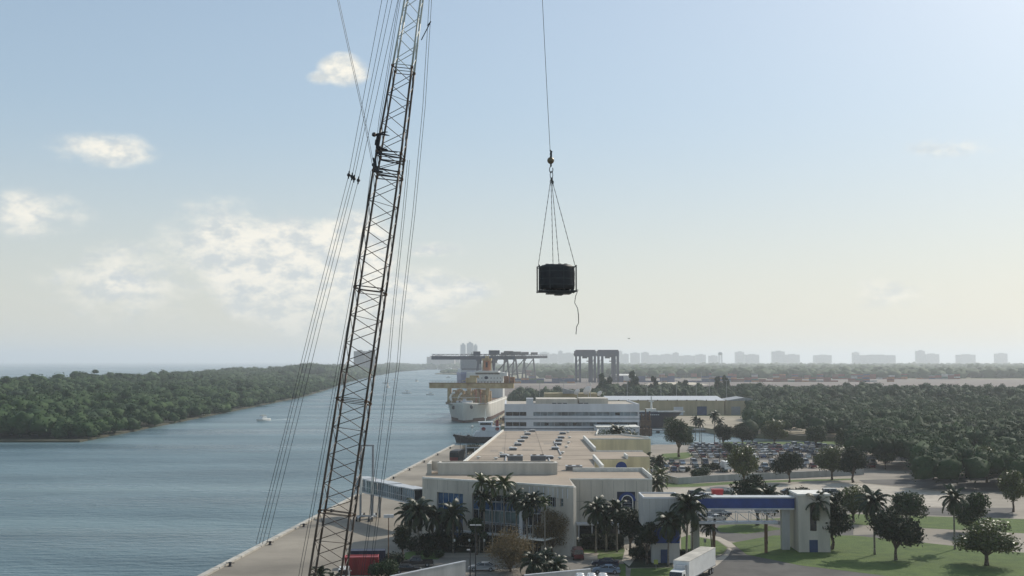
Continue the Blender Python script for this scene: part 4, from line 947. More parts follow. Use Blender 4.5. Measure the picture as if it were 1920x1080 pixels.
# ------------------------------------------------------------------ rigger climbing on the boom
def person_on_boom():
    o0 = cp(709, 270, CY-1.45); root = None
    S = 1/25.0
    def J(px, py, dy=0): return Vector(((px-709)*S, dy, (270-py)*S))
    jt = {'pelvis': (J(707.5, 273), .15), 'waist': (J(708.3, 266), .135), 'chest': (J(709.5, 257), .175), 'neckb': (J(708.5, 252), .09), 'neck': (J(706, 252), .06), 'head0': (J(703.6, 252.6), .095), 'head1': (J(700.8, 252.6), .10),
          'shL': (J(711, 251.5, -.17), .075), 'elL': (J(718, 252.5, -.2), .05), 'wrL': (J(727, 254.2, -.12), .035),
          'shR': (J(712, 252, .18), .075), 'elR': (J(716, 247, .22), .05), 'wrR': (J(723, 246.5, .2), .035),
          'hipL': (J(708.5, 276, -.12), .105), 'knL': (J(716, 279, -.15), .07), 'anL': (J(725, 281.6, -.14), .045), 'toL': (J(728.5, 282.3, -.15), .04),
          'hipR': (J(707.5, 277, .12), .1), 'knR': (J(713, 283, .14), .068), 'anR': (J(709.5, 292, .14), .045), 'toR': (J(713.5, 293.5, .14), .04)}
    ed = [('pelvis', 'waist'), ('waist', 'chest'), ('chest', 'neckb'), ('neckb', 'neck'), ('neck', 'head0'), ('head0', 'head1'), ('chest', 'shL'), ('shL', 'elL'), ('elL', 'wrL'), ('chest', 'shR'), ('shR', 'elR'), ('elR', 'wrR'),
          ('pelvis', 'hipL'), ('hipL', 'knL'), ('knL', 'anL'), ('anL', 'toL'), ('pelvis', 'hipR'), ('hipR', 'knR'), ('knR', 'anR'), ('anR', 'toR')]
    # fingers curled round the chord / lacing
    for sd, w, dx in (('L', 'wrL', Vector((1, 0, -.15))), ('R', 'wrR', Vector((1, 0, .05)))):
        b = jt[w][0]; jt['pm'+sd] = (b+dx*.085, .032); ed.append((w, 'pm'+sd))
        for k in range(4):
            f1 = jt['pm'+sd][0]+dx*.035+Vector((0, -.036+.024*k, .01)); f2 = f1+Vector((.030+.004*(k in (1, 2)), 0, -.035)); f3 = f2+Vector((-.016, 0, -.026))
            jt['a%d%s' % (k, sd)] = (f1, .010); jt['b%d%s' % (k, sd)] = (f2, .009); jt['c%d%s' % (k, sd)] = (f3, .008)
            ed += [('pm'+sd, 'a%d%s' % (k, sd)), ('a%d%s' % (k, sd), 'b%d%s' % (k, sd)), ('b%d%s' % (k, sd), 'c%d%s' % (k, sd))]
        th = b+dx*.04+Vector((.0, -.055, -.01)); jt['t'+sd] = (th, .012); jt['u'+sd] = (th+Vector((.035, -.01, -.03)), .01); ed += [(w, 't'+sd), ('t'+sd, 'u'+sd)]
    K_ = lambda n: 1.0 if n[0] in 'abctu' and len(n) <= 3 or n.startswith('pm') or 'head' in n else 1.45
    names = list(jt); me = bpy.data.meshes.new('person'); me.from_pydata([tuple(jt[n][0]) for n in names], [(names.index(a), names.index(b)) for a, b in ed], [])
    o = bpy.data.objects.new('person', me); COL.objects.link(o); o.location = o0
    md = o.modifiers.new('skin', 'SKIN'); 
    sk = me.skin_vertices[0].data
    for i, n in enumerate(names): r = jt[n][1]; sk[i].radius = (r*K_(n), r*K_(n)); sk[i].use_root = (n == 'pelvis')
    sb = o.modifiers.new('sub', 'SUBSURF'); sb.levels = 1; sb.render_levels = 2
    dg = bpy.context.evaluated_depsgraph_get(); dg.update(); m2 = bpy.data.meshes.new_from_object(o.evaluated_get(dg)); o.modifiers.clear(); o.data = m2
    m2.materials.clear(); m2.materials.append(M['cloth']); m2.polygons.foreach_set('use_smooth', [True]*len(m2.polygons))
    props(o, 'person in dark work clothes and round hard hat climbing the outside of the crane boom', 'person')
    h = (jt['head0'][0]+jt['head1'][0])/2
    a = MB(); a.ball(h+Vector((-.03, 0, .015)), .178, 14); a.lathe([(.16, h.z-.03), (.215, h.z-.05), (.215, h.z-.07), (.15, h.z-.06)], 14, (h.x-.0, h.y)); part('hard_hat', a, 'hat', o, True)
    a = MB(); a.ball(h+Vector((.05, -.11, -.03)), .075, 10); a.tube(h+Vector((.05, -.17, -.03)), h+Vector((.05, -.2, -.045)), .018); 
    for s in (-.03, .035): a.ball(h+Vector((.05+s, -.172, .005)), .011, 6)
    a.tube(h+Vector((.03, -.172, -.07)), h+Vector((.075, -.172, -.07)), .008); part('face', a, 'skin', o, True)
    a = MB(); b = J(707, 262); a.tube(J(706, 273, -.2), J(711, 255, -.16), .022); a.tube(J(706, 273, .2), J(711, 255, .16), .022); a.tube(J(705.5, 262, 0), J(704.5, 272, 0), .09); part('harness', a, 'black', o)
person_on_boom()

# ------------------------------------------------------------------ vehicles
def wheel(parent, x, y, r, w, n=16):
    a = MB(); a.tube((x, y-w/2, r), (x, y+w/2, r), r, n=n); o = part('wheel', a, 'tyre', parent)
    s = -1 if y < 0 else 1
    b = MB(); b.tube((x, y+s*(w/2+.002), r), (x, y+s*(w/2+.02), r), r*.58, n=12); part('rim', b, 'grey', o)
def body_half(prof, w, bev=.12):
    """profile (x,z) loft with narrowed top and ends, y symmetric"""
    m = MB(); n = len(prof); zs = [p[1] for p in prof]; zm = max(zs); xs = [p[0] for p in prof]; xa, xb = min(xs), max(xs)
    ins = []
    for x, z in prof:
        i = 0
        if abs(x-xa) < .12 or abs(x-xb) < .12: i += bev
        if z > .62*zm: i += bev*.4
        ins.append(i)
    m.side(prof, -w/2, w/2, ins); return m
CARS = {
 'sedan': dict(L=4.7, w=1.8, body=[(-2.35, .32), (-2.3, .78), (-2.15, .93), (-1.35, 1.0), (1.0, .98), (2.0, .86), (2.3, .68), (2.35, .32)], cab=[(-1.75, .97), (-1.05, 1.4), (.25, 1.43), (1.15, .97)]),
 'suv': dict(L=4.8, w=1.9, body=[(-2.35, .38), (-2.38, .95), (-2.3, 1.08), (1.1, 1.08), (2.1, .98), (2.35, .78), (2.38, .38)], cab=[(-2.25, 1.06), (-2.05, 1.68), (.3, 1.72), (1.15, 1.06)]),
 'pickup': dict(L=5.7, w=1.95, body=[(-2.85, .45), (-2.85, 1.05), (1.35, 1.08), (2.55, 1.02), (2.8, .85), (2.85, .45)], cab=[(-.75, 1.06), (-.6, 1.74), (.75, 1.76), (1.45, 1.06)]),
 'van': dict(L=5.2, w=1.95, body=[(-2.55, .38), (-2.6, 1.1), (1.6, 1.1), (2.35, .98), (2.55, .75), (2.58, .38)], cab=[(-2.52, 1.08), (-2.42, 1.95), (1.0, 1.98), (1.85, 1.08)]),
}
def carmesh(kind, paint):
    """small far car: one mesh, three materials"""
    k = CARS[kind]; w = k['w']; m = body_half(k['body'], w, .1); c = k['cab']
    m.mat(1); m.side([c[0], c[1], c[2], c[3]], -w/2+.06, w/2-.06, [0, .16, .16, 0])
    m.mat(0); z = c[1][1]; m.box(c[1][0]+.05, c[2][0]-.05, -w/2+.22, w/2-.22, z-.04, z+.045)
    for x in (c[1][0]+.1, (c[1][0]+c[2][0])/2, c[2][0]-.1):
        for s in (-1, 1): m.box(x-.05, x+.05, s*(w/2-.13)-.05, s*(w/2-.13)+.05, c[0][1], z-.02)
    m.mat(2)
    for x in (-k['L']*.31, k['L']*.31):
        for s in (-1, 1): m.tube((x, s*(w/2-.22), .33), (x, s*(w/2+.01), .33), .33, n=12)
    m.mat(3)
    for s in (-1, 1): m.box(k['L']/2-.06, k['L']/2-.0, s*w*.36-.14, s*w*.36+.14, .6, .75)
    return m.mesh('parked_car', [paint, 'glassd', 'tyre', 'lens'])
PAINT = {'white': (.62, .62, .6), 'silver': (.32, .34, .36), 'black': (.015, .016, .018), 'grey': (.10, .11, .12), 'blue': (.03, .06, .14), 'dark red': (.13, .015, .02), 'beige': (.36, .32, .25), 'dark green': (.02, .05, .04), 'pale blue': (.2, .27, .36), 'dark blue': (.018, .028, .06)}
for n_, c in PAINT.items(): mat('car_paint_'+n_.replace(' ', '_'), c, .28, .05, .5, metal=.1, spec=.6)
_cm = {}
def carobj(kind, colr):
    if (kind, colr) not in _cm: _cm[(kind, colr)] = carmesh(kind, M_('car_paint_'+colr.replace(' ', '_')))
    return _cm[(kind, colr)]
def M_(n): return _M[n]
kindw = {'sedan': 'sedan', 'suv': 'estate car', 'pickup': 'pickup truck', 'van': 'van'}
def near_car(kind, colr, px, py, rz, label, cat='car', z=.005):
    k = CARS[kind]; w = k['w']; p = G(px, py, 0); t = thing('parked_car' if kind != 'pickup' else 'pickup_truck', label, cat, (p[0], p[1], z), rz)
    paint = M_('car_paint_'+colr.replace(' ', '_'))
    c = k['cab']; z = c[1][1]
    if kind == 'pickup':
        bd = [(-.9, .45), (-.9, 1.08), (1.35, 1.08), (2.55, 1.02), (2.8, .85), (2.85, .45)]
        part('body', body_half(bd, w, .1), [paint], t)
        a = MB(); a.box(-2.85, -.903, -w/2, w/2, .5, .62); a.box(-2.85, -.903, -w/2, -w/2+.1, .623, 1.08); a.box(-2.85, -.903, w/2-.1, w/2, .623, 1.08); a.box(-2.85, -2.75, -w/2+.103, w/2-.103, .623, 1.08); part('cargo_bed', a, [paint], t)
    else: part('body', body_half(k['body'], w, .1), [paint], t)
    a = MB(); a.side([c[0], c[1], c[2], c[3]], -w/2+.06, w/2-.06, [0, .16, .16, 0]); part('window', a, 'glassd', t)
    a = MB(); a.box(c[1][0]+.03, c[2][0]-.03, -w/2+.2, w/2-.2, z-.04, z+.05)
    for x0, x1 in ((c[1][0], c[0][0]), ((c[1][0]+c[2][0])/2, (c[1][0]+c[2][0])/2), (c[2][0], c[3][0])):
        for s in (-1, 1): a.tube((x0, s*(w/2-.2), z), (x1, s*(w/2-.06), c[0][1]), .045, n=5)
    part('roof', a, [paint], t)
    for x in (-k['L']*.31, k['L']*.31):
        for s in (-1, 1): wheel(t, x, s*(w/2-.1), .34 if kind == 'sedan' else .38, .22)
    for s in (-1, 1):
        a = MB(); a.box(k['L']/2-.1, k['L']/2-.005, s*w*.35-.17, s*w*.35+.17, .62, .78); part('headlight', a, 'lens', t)
        a = MB(); a.box(-k['L']/2-.01, -k['L']/2+.08, s*w*.38-.12, s*w*.38+.12, .68, .86); part('tail_light', a, 'redd', t)
        a = MB(); a.box(c[3][0]-.2, c[3][0]-.05, s*(w/2+.08)-.09, s*(w/2+.08)+.09, 1.0, 1.13); part('mirror', a, [paint], t)
    a = MB(); a.box(k['L']/2-.06, k['L']/2+.05, -w*.42, w*.42, .36, .5); a.box(-k['L']/2-.05, -k['L']/2+.06, -w*.42, w*.42, .36, .5); part('bumper', a, 'dark' if kind == 'pickup' else [paint], t)
    return t
near_car('pickup', 'black', 782, 1062, R(184), 'black pickup truck parked behind the slanting pale wall', 'pickup truck')
near_car('sedan', 'black', 764, 1074, R(8), 'black sedan parked in front of the black pickup truck')
near_car('sedan', 'silver', 905, 1070, R(176), 'silver sedan parked under the bare brown tree')
near_car('sedan', 'dark blue', 1135, 1062, R(172), 'dark blue sedan parked behind the pale blue sedan')
near_car('sedan', 'pale blue', 1137, 1075, R(173), 'pale blue sedan at the bottom edge beside the fan units')
near_car('sedan', 'grey', 640, 1100, R(20), 'grey sedan half cut off at the bottom beneath the crane') if False else None
# red van seen from behind
near_car('van', 'dark red', 1083, 1047, R(92), 'dark red van driving away past the hedge', 'van', .012)
# semi trailer with white cab
p = G(1292, 1086, 0)
tx0 = G(1262.6, 1051, 4.1); tx1 = G(1306, 1029, 4.1)
ang = math.atan2(tx1[1]-tx0[1], tx1[0]-tx0[0]); Lr = 15.5
t = thing('semi_trailer_truck', 'white semi trailer truck at the bottom right corner facing the viewer', 'truck', (tx0[0], tx0[1], .005), ang)
a = MB(); a.box(0, Lr, -2.6, 0, 1.15, 4.1); bx = part('trailer_box', a, 'white', t)
a = MB(); a.box(-.03, Lr+.03, -2.63, .03, 4.103, 4.16); part('roof', a, 'kerb', bx)
a = MB(); a.box(-.05, -.004, -2.6, 0, 1.15, 1.35); a.box(.0, Lr, -2.64, -2.604, 1.15, 1.3)
for zz in (1.16, 3.99): a.box(0, Lr, .003, .03, zz, zz+.1)
part('rail', a, 'grey', bx)
a = MB(); a.box(-.9, -.06, -2.2, -.5, 2.2, 3.6); a.box(-.95, -.9, -2.0, -.7, 2.5, 3.3); part('refrigeration_unit', a, 'lgrey', t)
a = MB(); a.box(.2, Lr-.3, -2.0, -.6, .85, 1.147); a.box(-3.6, 1.5, -1.9, -.7, .7, .84); part('chassis', a, 'dark', t)
a = MB(); a.side([(-4.3, .6), (-4.35, 1.6), (-3.2, 1.75), (-2.8, 2.85), (-1.2, 2.95), (-1.1, .6)], -2.5, -.1, [.1, .12, .1, .2, .15, 0]); cb = part('cab', a, 'white', t)
a = MB(); a.side([(-3.27, 1.8), (-2.86, 2.78), (-2.92, 2.8), (-3.33, 1.8)], -2.3, -.3); a.box(-2.75, -1.9, -2.53, -2.48, 1.75, 2.5); part('windscreen', a, 'glassd', cb)
for x in (-3.5, -.9, .2, Lr-3.2, Lr-1.8):
    for yy in (-2.45, -.15): wheel(t, x, yy, .5, .3)
# red and dark blue containers and pickup beneath the crane
def container(L_, W_, H_, m, nm='shipping_container'):
    a = MB(); n = int(L_/.28)
    pr = []
    for i in range(n): x = -L_/2+.1+(L_-.2)*i/n; d = (L_-.2)/n; pr += [(x, 0), (x+d*.25, 0), (x+d*.5, .04), (x+d*.75, .04)]
    pr.append((L_/2-.1, 0)); vs = []; 
    m_ = MB()
    for s in (-1, 1):
        o = len(m_.v); k = len(pr)
        m_.add([(x, s*(W_/2-e), .15) for x, e in pr]+[(x, s*(W_/2-e), H_-.12) for x, e in pr], [((i, i+1, k+i+1, k+i) if s < 0 else (i+1, i, k+i, k+i+1)) for i in range(k-1)])
    m_.box(-L_/2, L_/2, -W_/2, W_/2, 0, .147); m_.box(-L_/2, L_/2, -W_/2, W_/2, H_-.117, H_)
    for sx in (-1, 1):
        for sy in (-1, 1): m_.box(sx*(L_/2-.06)-.06, sx*(L_/2-.06)+.06, sy*(W_/2-.06)-.063, sy*(W_/2-.06)+.063, .15, H_-.12)
        m_.box(sx*(L_/2-.03)-.02, sx*(L_/2-.03)+.02, -W_/2+.12, W_/2-.12, .15, H_-.12)
    return m_
pr_ = G(678, 1076, 0)
t = thing('open_top_container', 'bright red open top waste container under the crane boom', 'container', (pr_[0], pr_[1], .001), R(4))
a = container(5.6, 2.4, 2.9, 'red'); a.f = a.f; part('body', a, 'red', t)
a = MB(); 
for s in (-1, 1): a.box(-2.85, 2.85, s*1.2-.06, s*1.2+.06, 2.903, 3.02)
a.box(-2.85, -2.73, -1.14, 1.14, 2.903, 3.02); a.box(2.73, 2.85, -1.14, 1.14, 2.903, 3.02); part('rim', a, mat('faded_red_paint', (.52, .09, .09), .5, .3, .7), t)
a = MB(); a.box(2.81, 2.86, -1.0, 1.0, .2, 2.8); part('end_door', a, 'red', t)
p = G(690, 1062, 0); t = thing('dark_container', 'dark navy shipping container behind the bright red one', 'container', (p[0], p[1], .001), R(4))
part('body', container(6.06, 2.44, 2.9, 'navy'), 'navy', t); a = MB(); a.box(3.02, 3.06, -1.1, 1.1, .2, 2.75); d_ = part('door', a, 'navy', t)
a = MB(); [a.tube((3.08, y, .2), (3.08, y, 2.7), .025) for y in (-.8, -.3, .3, .8)]; part('locking_bar', a, 'grey', d_)
# white service pickup left of the red container
near_car('van', 'white', 645, 1086, R(95), 'white van beside the red container at the bottom left', 'van')
# fabric covered trailer truck on the quay
p = G(857, 866, 0); t = thing('tarpaulin_truck', 'dark tarpaulin covered truck with red tail parked on the quay', 'truck', (p[0], p[1], .002), R(82))
a = MB(); a.side([(-6, 1.2), (-6, 3.7), (-5.2, 4.3), (5.2, 4.2), (6, 3.9), (6, 1.2)], -1.6, 1.6, [0, 0, .1, .1, 0, 0]); part('tarpaulin', a, 'black', t)
a = MB(); a.box(-6.1, -6.003, -1.4, 1.4, .9, 2.1); part('tailgate', a, 'redd', t)
a = MB(); a.box(-6, 6, -1.3, 1.3, .7, 1.15); part('chassis', a, 'dark', t)
a = MB(); a.box(6.3, 8.2, -1.2, 1.2, .5, 3.0); part('cab', a, 'lgrey', t)
for x in (-5, -3.8, 4, 7.3):
    for yy in (-1.2, 1.2): wheel(t, x, yy, .5, .3)
p = G(874, 862, 0); a = MB(); a.box(-.25, .25, -.25, .25, 0, 5.2); a.box(.1, 6, -.2, .2, 4.2, 4.6); a.box(3, 3.3, -.2, .2, 0, 4.197); single('goalpost_barrier', a, 'lgrey', 'pale post and crossbar barrier right of the tarpaulin truck', 'barrier', (p[0], p[1], .001))
# red skip and parked vehicles on the back road
p = G(1345, 929, 0); t = thing('red_skip', 'small bright red skip on the road beyond the blue footbridge', 'skip', (p[0], p[1], .006)); a = MB(); a.side([(-1.3, .1), (-1.6, 1.7), (1.6, 1.7), (1.3, .1)], -1, 1); part('body', a, mat('skip_red', (.55, .03, .04), .5, .2, 1), t); a = MB(); a.box(-1.65, 1.65, -1.05, -.95, 1.6, 1.72); part('rim', a, 'redd', t)
rl = [('suv', 'black', 1306, 931.5, 10), ('sedan', 'grey', 1318, 933, 5), ('sedan', 'white', 1330, 934.5, 5), ('sedan', 'dark green', 1362, 929, 0), ('suv', 'silver', 1420, 930, 0), ('sedan', 'black', 1480, 926, 5), ('van', 'white', 1560, 930, 0)]
wh = ['nearest the palm', 'second from the palm', 'left of the red skip', 'right of the red skip', 'further right of the skip', 'near the white depot', 'rightmost']
for (kd, cl, x, y, a0), w_ in zip(rl, wh):
    p = G(x, y, 0); single('parked_car', carobj(kd, cl), None, '%s %s on the back road above the footbridge, %s' % (cl, kindw[kd], w_), 'car', (p[0], p[1], .006), R(a0), 'cars along the back road')
for i, (x, y, kd, cl) in enumerate([(1330, 972, 'sedan', 'blue'), (1352, 968, 'suv', 'dark blue'), (1345, 976, 'sedan', 'white')]):
    p = G(x, y, 0); single('parked_car', carobj(kd, cl), None, '%s %s seen behind the struts of the white ramp' % (cl, kindw[kd]), 'car', (p[0], p[1], .006), R(15*i), 'cars behind the white ramp')
# car parks
def lot(rows, tag_, where):
    for ri, (y0, xs, face) in enumerate(rows):
        for i, px in enumerate(xs):
            Y = G(1300, y0, 0)[1]; X = PY(px, 700, Y)[0]
            if rnd.random() < .06: continue
            kd = rnd.choice(['sedan', 'sedan', 'sedan', 'suv', 'suv', 'pickup', 'van']); cl = rnd.choice(['white', 'white', 'silver', 'silver', 'black', 'grey', 'blue', 'dark red', 'beige', 'dark green', 'pale blue', 'dark blue'])
            if px > 1365: lab = '%s %s in the %s, right part of the lot, row %s, %s along' % (cl, kindw[kd], where, ORD[ri], ORD[i % 20])
            else: lab = '%s %s in the %s, %s row from the near side, %s from left' % (cl, kindw[kd], where, ORD[ri], ORD[i])
            single('parked_car', carobj(kd, cl), None, ' '.join(lab.split()[:16]), 'car', (X+rnd.uniform(-.15, .15), Y+rnd.uniform(-.5, .5), .006), R(face+rnd.uniform(-2, 2)), 'cars in the '+where)
def xs(a, b, Y, st=2.75):
    px = a; out = []
    while px < b: out.append(px); px += st*F/Y
    return out
lot([(884.5, [1214, 1228, 1262, 1276, 1300, 1309, 1322, 1356, 1380, 1420, 1434, 1460], 90), (877, xs(1212, 1640, 400, 3.3), 90), (870.5, xs(1216, 1640, 412, 3.9), 270)], 'n', 'near parking strip')
lot([(858.5, xs(1302, 1560, 435), 90), (854, xs(1300, 1560, 445), 270), (848, xs(1296, 1560, 465), 90), (844.5, xs(1293, 1560, 475), 270), (839.5, xs(1297, 1560, 490), 90), (837, xs(1305, 1560, 498), 270)], 'f', 'crowded rear car park')
p = G(1361, 884, 0); t = thing('box_truck', 'white box truck at the right end of the near parking strip', 'truck', (p[0], p[1], .006), R(95))
a = MB(); a.box(-3, 2, -1.15, 1.15, .9, 3.4); part('cargo_box', a, 'white', t); a = MB(); a.side([(2.1, .5), (2.1, 2.6), (3.2, 2.5), (3.7, 1.5), (4.1, 1.3), (4.1, .5)], -1.05, 1.05); part('cab', a, 'white', t)
a = MB(); a.side([(3.3, 2.35), (3.72, 1.6), (3.76, 1.6), (3.34, 2.4)], -.95, .95); part('windscreen', a, 'glassd', t)
for x in (-1.8, 3): 
    for yy in (-1, 1): wheel(t, x, yy, .45, .28)
# ------------------------------------------------------------------ lamps and signs
def lampmast(px, py, h, lab, nm='street_lamp', heads=((-.5, 0), (.5, 0)), big=False):
    p = G(px, py, 0); t = thing(nm, lab, 'street lamp', (p[0], p[1], .001)); a = MB(); a.lathe([(.22, 0), (.22, .3), (.11, .32), (.07, h), (.001, h)], 10); part('pole', a, 'rust' if big else 'dark', t)
    for (x, y) in heads:
        a = MB()
        if big: a.box(x-.42, x+.42, y-.3, y+.3, h-.15, h+.35, rz=.5)
        else: a.box(min(x*.1, x*1.9), max(x*.1, x*1.9), -.14, .14, h-.02, h+.13)
        part('lamp_head', a, 'lgrey', t)
    return t
lampmast(728, 1078, 9.7, 'floodlight mast with a boxy twin lamp head beside the round tree', heads=((-.35, 0), (.35, .25)), big=True)
lampmast(881.5, 1084, 4.6, 'left of two dark lamp posts in front of the silver sedan', heads=((-.3, 0),))
lampmast(891.5, 1086, 8.8, 'taller right one of the two dark lamp posts by the silver sedan')
for i, px in enumerate([852, 880, 908, 1056, 1084]):
    p = G(px, 1037 if px < 1000 else 1033, 0); t = thing('path_lamp', 'short path lamp with pale globe before the terminal, %s from left' % ORD[i], 'street lamp', (p[0], p[1], .013), group='short path lamps in front of the terminal')
    a = MB(); a.tube((0, 0, 0), (0, 0, 2.1), .05, n=8); part('post', a, 'dark', t); a = MB(); a.lathe([(.08, 2.1), (.17, 2.2), (.19, 2.45), (.12, 2.6), (.001, 2.64)], 10); part('lamp_globe', a, 'lens', t)
p = G(1230, 1068, 0); t = thing('yard_sign', 'yellow green rectangular sign on a post before the stair tower', 'sign', (p[0], p[1], .013)); a = MB(); a.tube((0, 0, 0), (0, 0, 1.0), .04); part('post', a, 'grey', t); a = MB(); a.box(-.35, .35, -.03, .03, .9, 1.7); part('panel', a, 'ydull', t)
for i, (px, h, w_) in enumerate([(1322, 1.6, 'grey cabinet post on the lawn behind the trailer'), (1339, 2.0, 'thin orange topped marker post on the lawn edge')]):
    p = G(px, 1033, 0); a = MB(); a.tube((0, 0, 0), (0, 0, h), .06); a.box(-.25, .25, -.08, .08, h, h+.7) if i == 0 else a.tube((0, 0, h), (0, 0, h+.5), .09); single('marker_post', a, 'grey' if i == 0 else 'orange', w_, 'post', (p[0], p[1], .013))
for i, (px, py, h, lab) in enumerate([(1316, 866, 12, 'tall grey light mast in the rear car park'), (1204, 866, 9, 'thin dark light mast behind the twin palms'), (1349, 870, 9, 'light mast right of the near parking strip'), (863, 851, 8, 'slim mast on the quay left of the roof'), (877, 853, 8, 'slim mast on the quay beside the round bush')]):
    lampmast(px, py, h, lab)
# ------------------------------------------------------------------ ships
def hull(mb, L_, B, D, draft=1.5, rake=6.0, full=.16, flare=.35, ns=26, nz=9, sheer=1.2, zb=0):
    """bow at x=0, stern at x=L (along +x), deck height D above water"""
    rows = []
    for k in range(nz+1):
        s = k/nz; z = -draft+(D+draft)*s; row = []
        for i in range(ns+1):
            t = (i/ns)**1.5; x0 = rake*(1-s)**1.2; x = x0+(L_-x0)*t
            f = min(1, (t/(full*(1.35-.5*s)))) ** .62 if t > 0 else 0.0
            f = min(1, f); f *= (1-flare*(1-s)*math.exp(-t*12)); st = max(0, (t-.9)/.1); f *= 1-.25*st*(1-s)
            zz = z+sheer*s*math.exp(-t*9); row.append((x, f*B/2, zz))
        rows.append(row)
    vs = []; fs = []; n = ns+1
    for sgn in (-1, 1):
        o = len(vs)
        for row in rows: vs += [(x, sgn*y, z) for x, y, z in row]
        for k in range(nz):
            for i in range(ns):
                a = o+k*n+i; f = (a, a+1, a+n+1, a+n); fs.append(f if sgn < 0 else f[::-1])
    o1 = nz*n; o2 = (nz+1)*n+nz*n
    for i in range(ns): fs.append((o1+i, o1+i+1, o2+i+1, o2+i))
    for k in range(nz): a = k*n+ns; b = (nz+1)*n+k*n+ns; fs.append((a, b, b+n, a+n))
    mb.add(vs, fs); return rows
def band(mb, z, idx):
    """assign material idx to faces whose centre is below z"""
    for i, f in enumerate(mb.f):
        if sum(mb.v[k][2] for k in f)/len(f) < z: mb.m[i] = idx
# white heavy ship moored at the next pier; bow towards the viewer
bow = G(868, 793, WZ); S1 = thing('white_cargo_ship', 'large worn white cargo ship moored bow on with rusty buff deck gear', 'ship', (bow[0], bow[1]-5, WZ), R(90-4.5))
a = MB(); hull(a, 170, 27, 11.2, rake=6, full=.2, flare=.72, sheer=1.8, nz=14, ns=30); band(a, 1.9, 1); hl = part('hull', a, ['hullw', 'boot'], S1, True)
SC.view_layers[0].update()
def hp(px, py, Y): # local coords in ship frame of a world point
    w = Vector(PY(px, py, Y)); return S1.matrix_world.inverted() @ w
for (px, py, Y) in ((850, 764, 733), (884, 763, 733), (862.5, 755, 735)):
    w = hp(px, py, Y); a = MB(); a.ball((0, 0, 0), 1.0, 10, 1.3); o = part('anchor_pocket', a, 'dark', S1, True); o.location = w; 
dk = MB(); dk.box(14, 166, -12.6, 12.6, 11.25, 11.4); part('deck', dk, 'rust', S1)
a = MB()
for s in (-1, 1): a.box(20, 165, s*13.35-.06, s*13.35+.06, 11.21, 12.3)
part('bulwark', a, 'hullw', S1)
# forecastle gear
a = MB(); a.box(7, 12, -5, 5, 12.3, 13.6); a.box(9, 10, -1, 1, 13.6, 15); part('windlass', a, 'lgrey', S1)
a = MB()
for yy in (-9, 9): a.tube((16, yy, 11.4), (16, yy, 15.5), .12)
a.tube((16, -9, 15.5), (16, 9, 15.5), .12); a.tube((16, 4, 14), (24, 4, 14), .1); part('rail_frame', a, 'trim', S1)
# cargo block of buff deck gear
a = MB()
rs = random.Random(3)
a.box(26, 60, -11, 11, 11.402, 16.5)
for i in range(120):
    x = rs.uniform(24, 62); y = rs.uniform(-11.5, 9); h = rs.uniform(15, 20.6); w_ = rs.uniform(.25, 1.7); a.box(x-w_, x+w_, y-w_*.8, y+w_*.8, 11.41, h)
part('deck_gear', a, 'tan', S1)
a = MB()
for i in range(16): x = rs.uniform(20, 30); y = rs.uniform(-11.5, 11.5); a.tube((x, y, 11.4), (x+rs.uniform(-1, 1), y+rs.uniform(-1, 1), rs.uniform(15, 20.5)), .28)
for i in range(8): y = -10+i*2.9; a.tube((21, y, 19.5), (21.2, y+2.5, 12), .16)
part('deck_post', a, 'buff', S1)
for yy in (-6.2, -9.0):
    a = MB(); a.tube((20, yy, 11.4), (20, yy, 20.5), .5, .4, n=8); part('red_mast', a, mat('faded_red_mast', (.38, .16, .10), .6, .3, 1), S1)
# white curved pipe on the left
a = MB(); a.path([(20, 9.5, 13), (20, 10.5, 15), (20, 9.6, 17.4), (20, 7.4, 18.6)], .7, 8); a.path([(22, 6, 14), (22, 4.8, 16.5), (22, 3.2, 18.2)], .6, 8); part('white_pipe', a, 'trim', S1, True)
# transverse gantry beam over the deck, legs on both rails
bz0, bz1 = hp(880, 728, 762).z, hp(880, 718.5, 762).z
yl = hp(805, 722, 762).y; yr = hp(964, 722, 762).y; bxp = hp(880, 722, 762).x
a = MB(); a.box(bxp-2.6, bxp+2.6, min(yl, yr), max(yl, yr), bz0, bz1); gb = part('gantry_beam', a, 'buff', S1)
a = MB(); a.box(bxp-3, bxp+3, min(yl, yr)-.4, max(yl, yr)+.3, bz1+.003, bz1+.35)
for k in range(26): yy = min(yl, yr)+k*(abs(yl-yr))/26; a.tube((bxp-2.9, yy, bz1+.3), (bxp-2.9, yy, bz1+1.4), .07)
a.box(bxp-3, bxp-2.8, min(yl, yr), max(yl, yr), bz1+1.35, bz1+1.5); part('walkway', a, 'rust', gb)
for yy in (12.4, -12.4):
    a = MB(); a.box(bxp-4.5, bxp-2.0, yy-.8, yy+.8, 11.41, bz0-.003); a.box(bxp+2, bxp+4.5, yy-.8, yy+.8, 11.41, bz0-.003); a.box(bxp-4.5, bxp+4.5, yy-.5, yy+.5, 12, 13); part('gantry_leg', a, 'buff', S1)
w1 = hp(884, 711, 760); a = MB(); a.box(w1.x-2.2, w1.x+2.2, w1.y-3.2, w1.y+3.5, bz1+.36, bz1+3.6); a.box(w1.x-1.6, w1.x+1.6, w1.y-4.8, w1.y+1, bz1+3.61, bz1+5); a.tube((w1.x-2, w1.y-2, bz1+3), (w1.x-2, w1.y+6, bz1+1.5), .25); part('trolley', a, 'buff', S1)
w1 = hp(950, 711, 760); a = MB(); a.box(w1.x-2, w1.x+2, w1.y-1.4, w1.y+1.6, bz1+.36, bz1+4.6); a.box(w1.x-2, w1.x+2, w1.y-5.2, w1.y-2.2, bz1+.36, bz1+4.0); part('crane_cab', a, mat('brown_cab_paint', (.30, .15, .08), .6, .3, .8), S1)
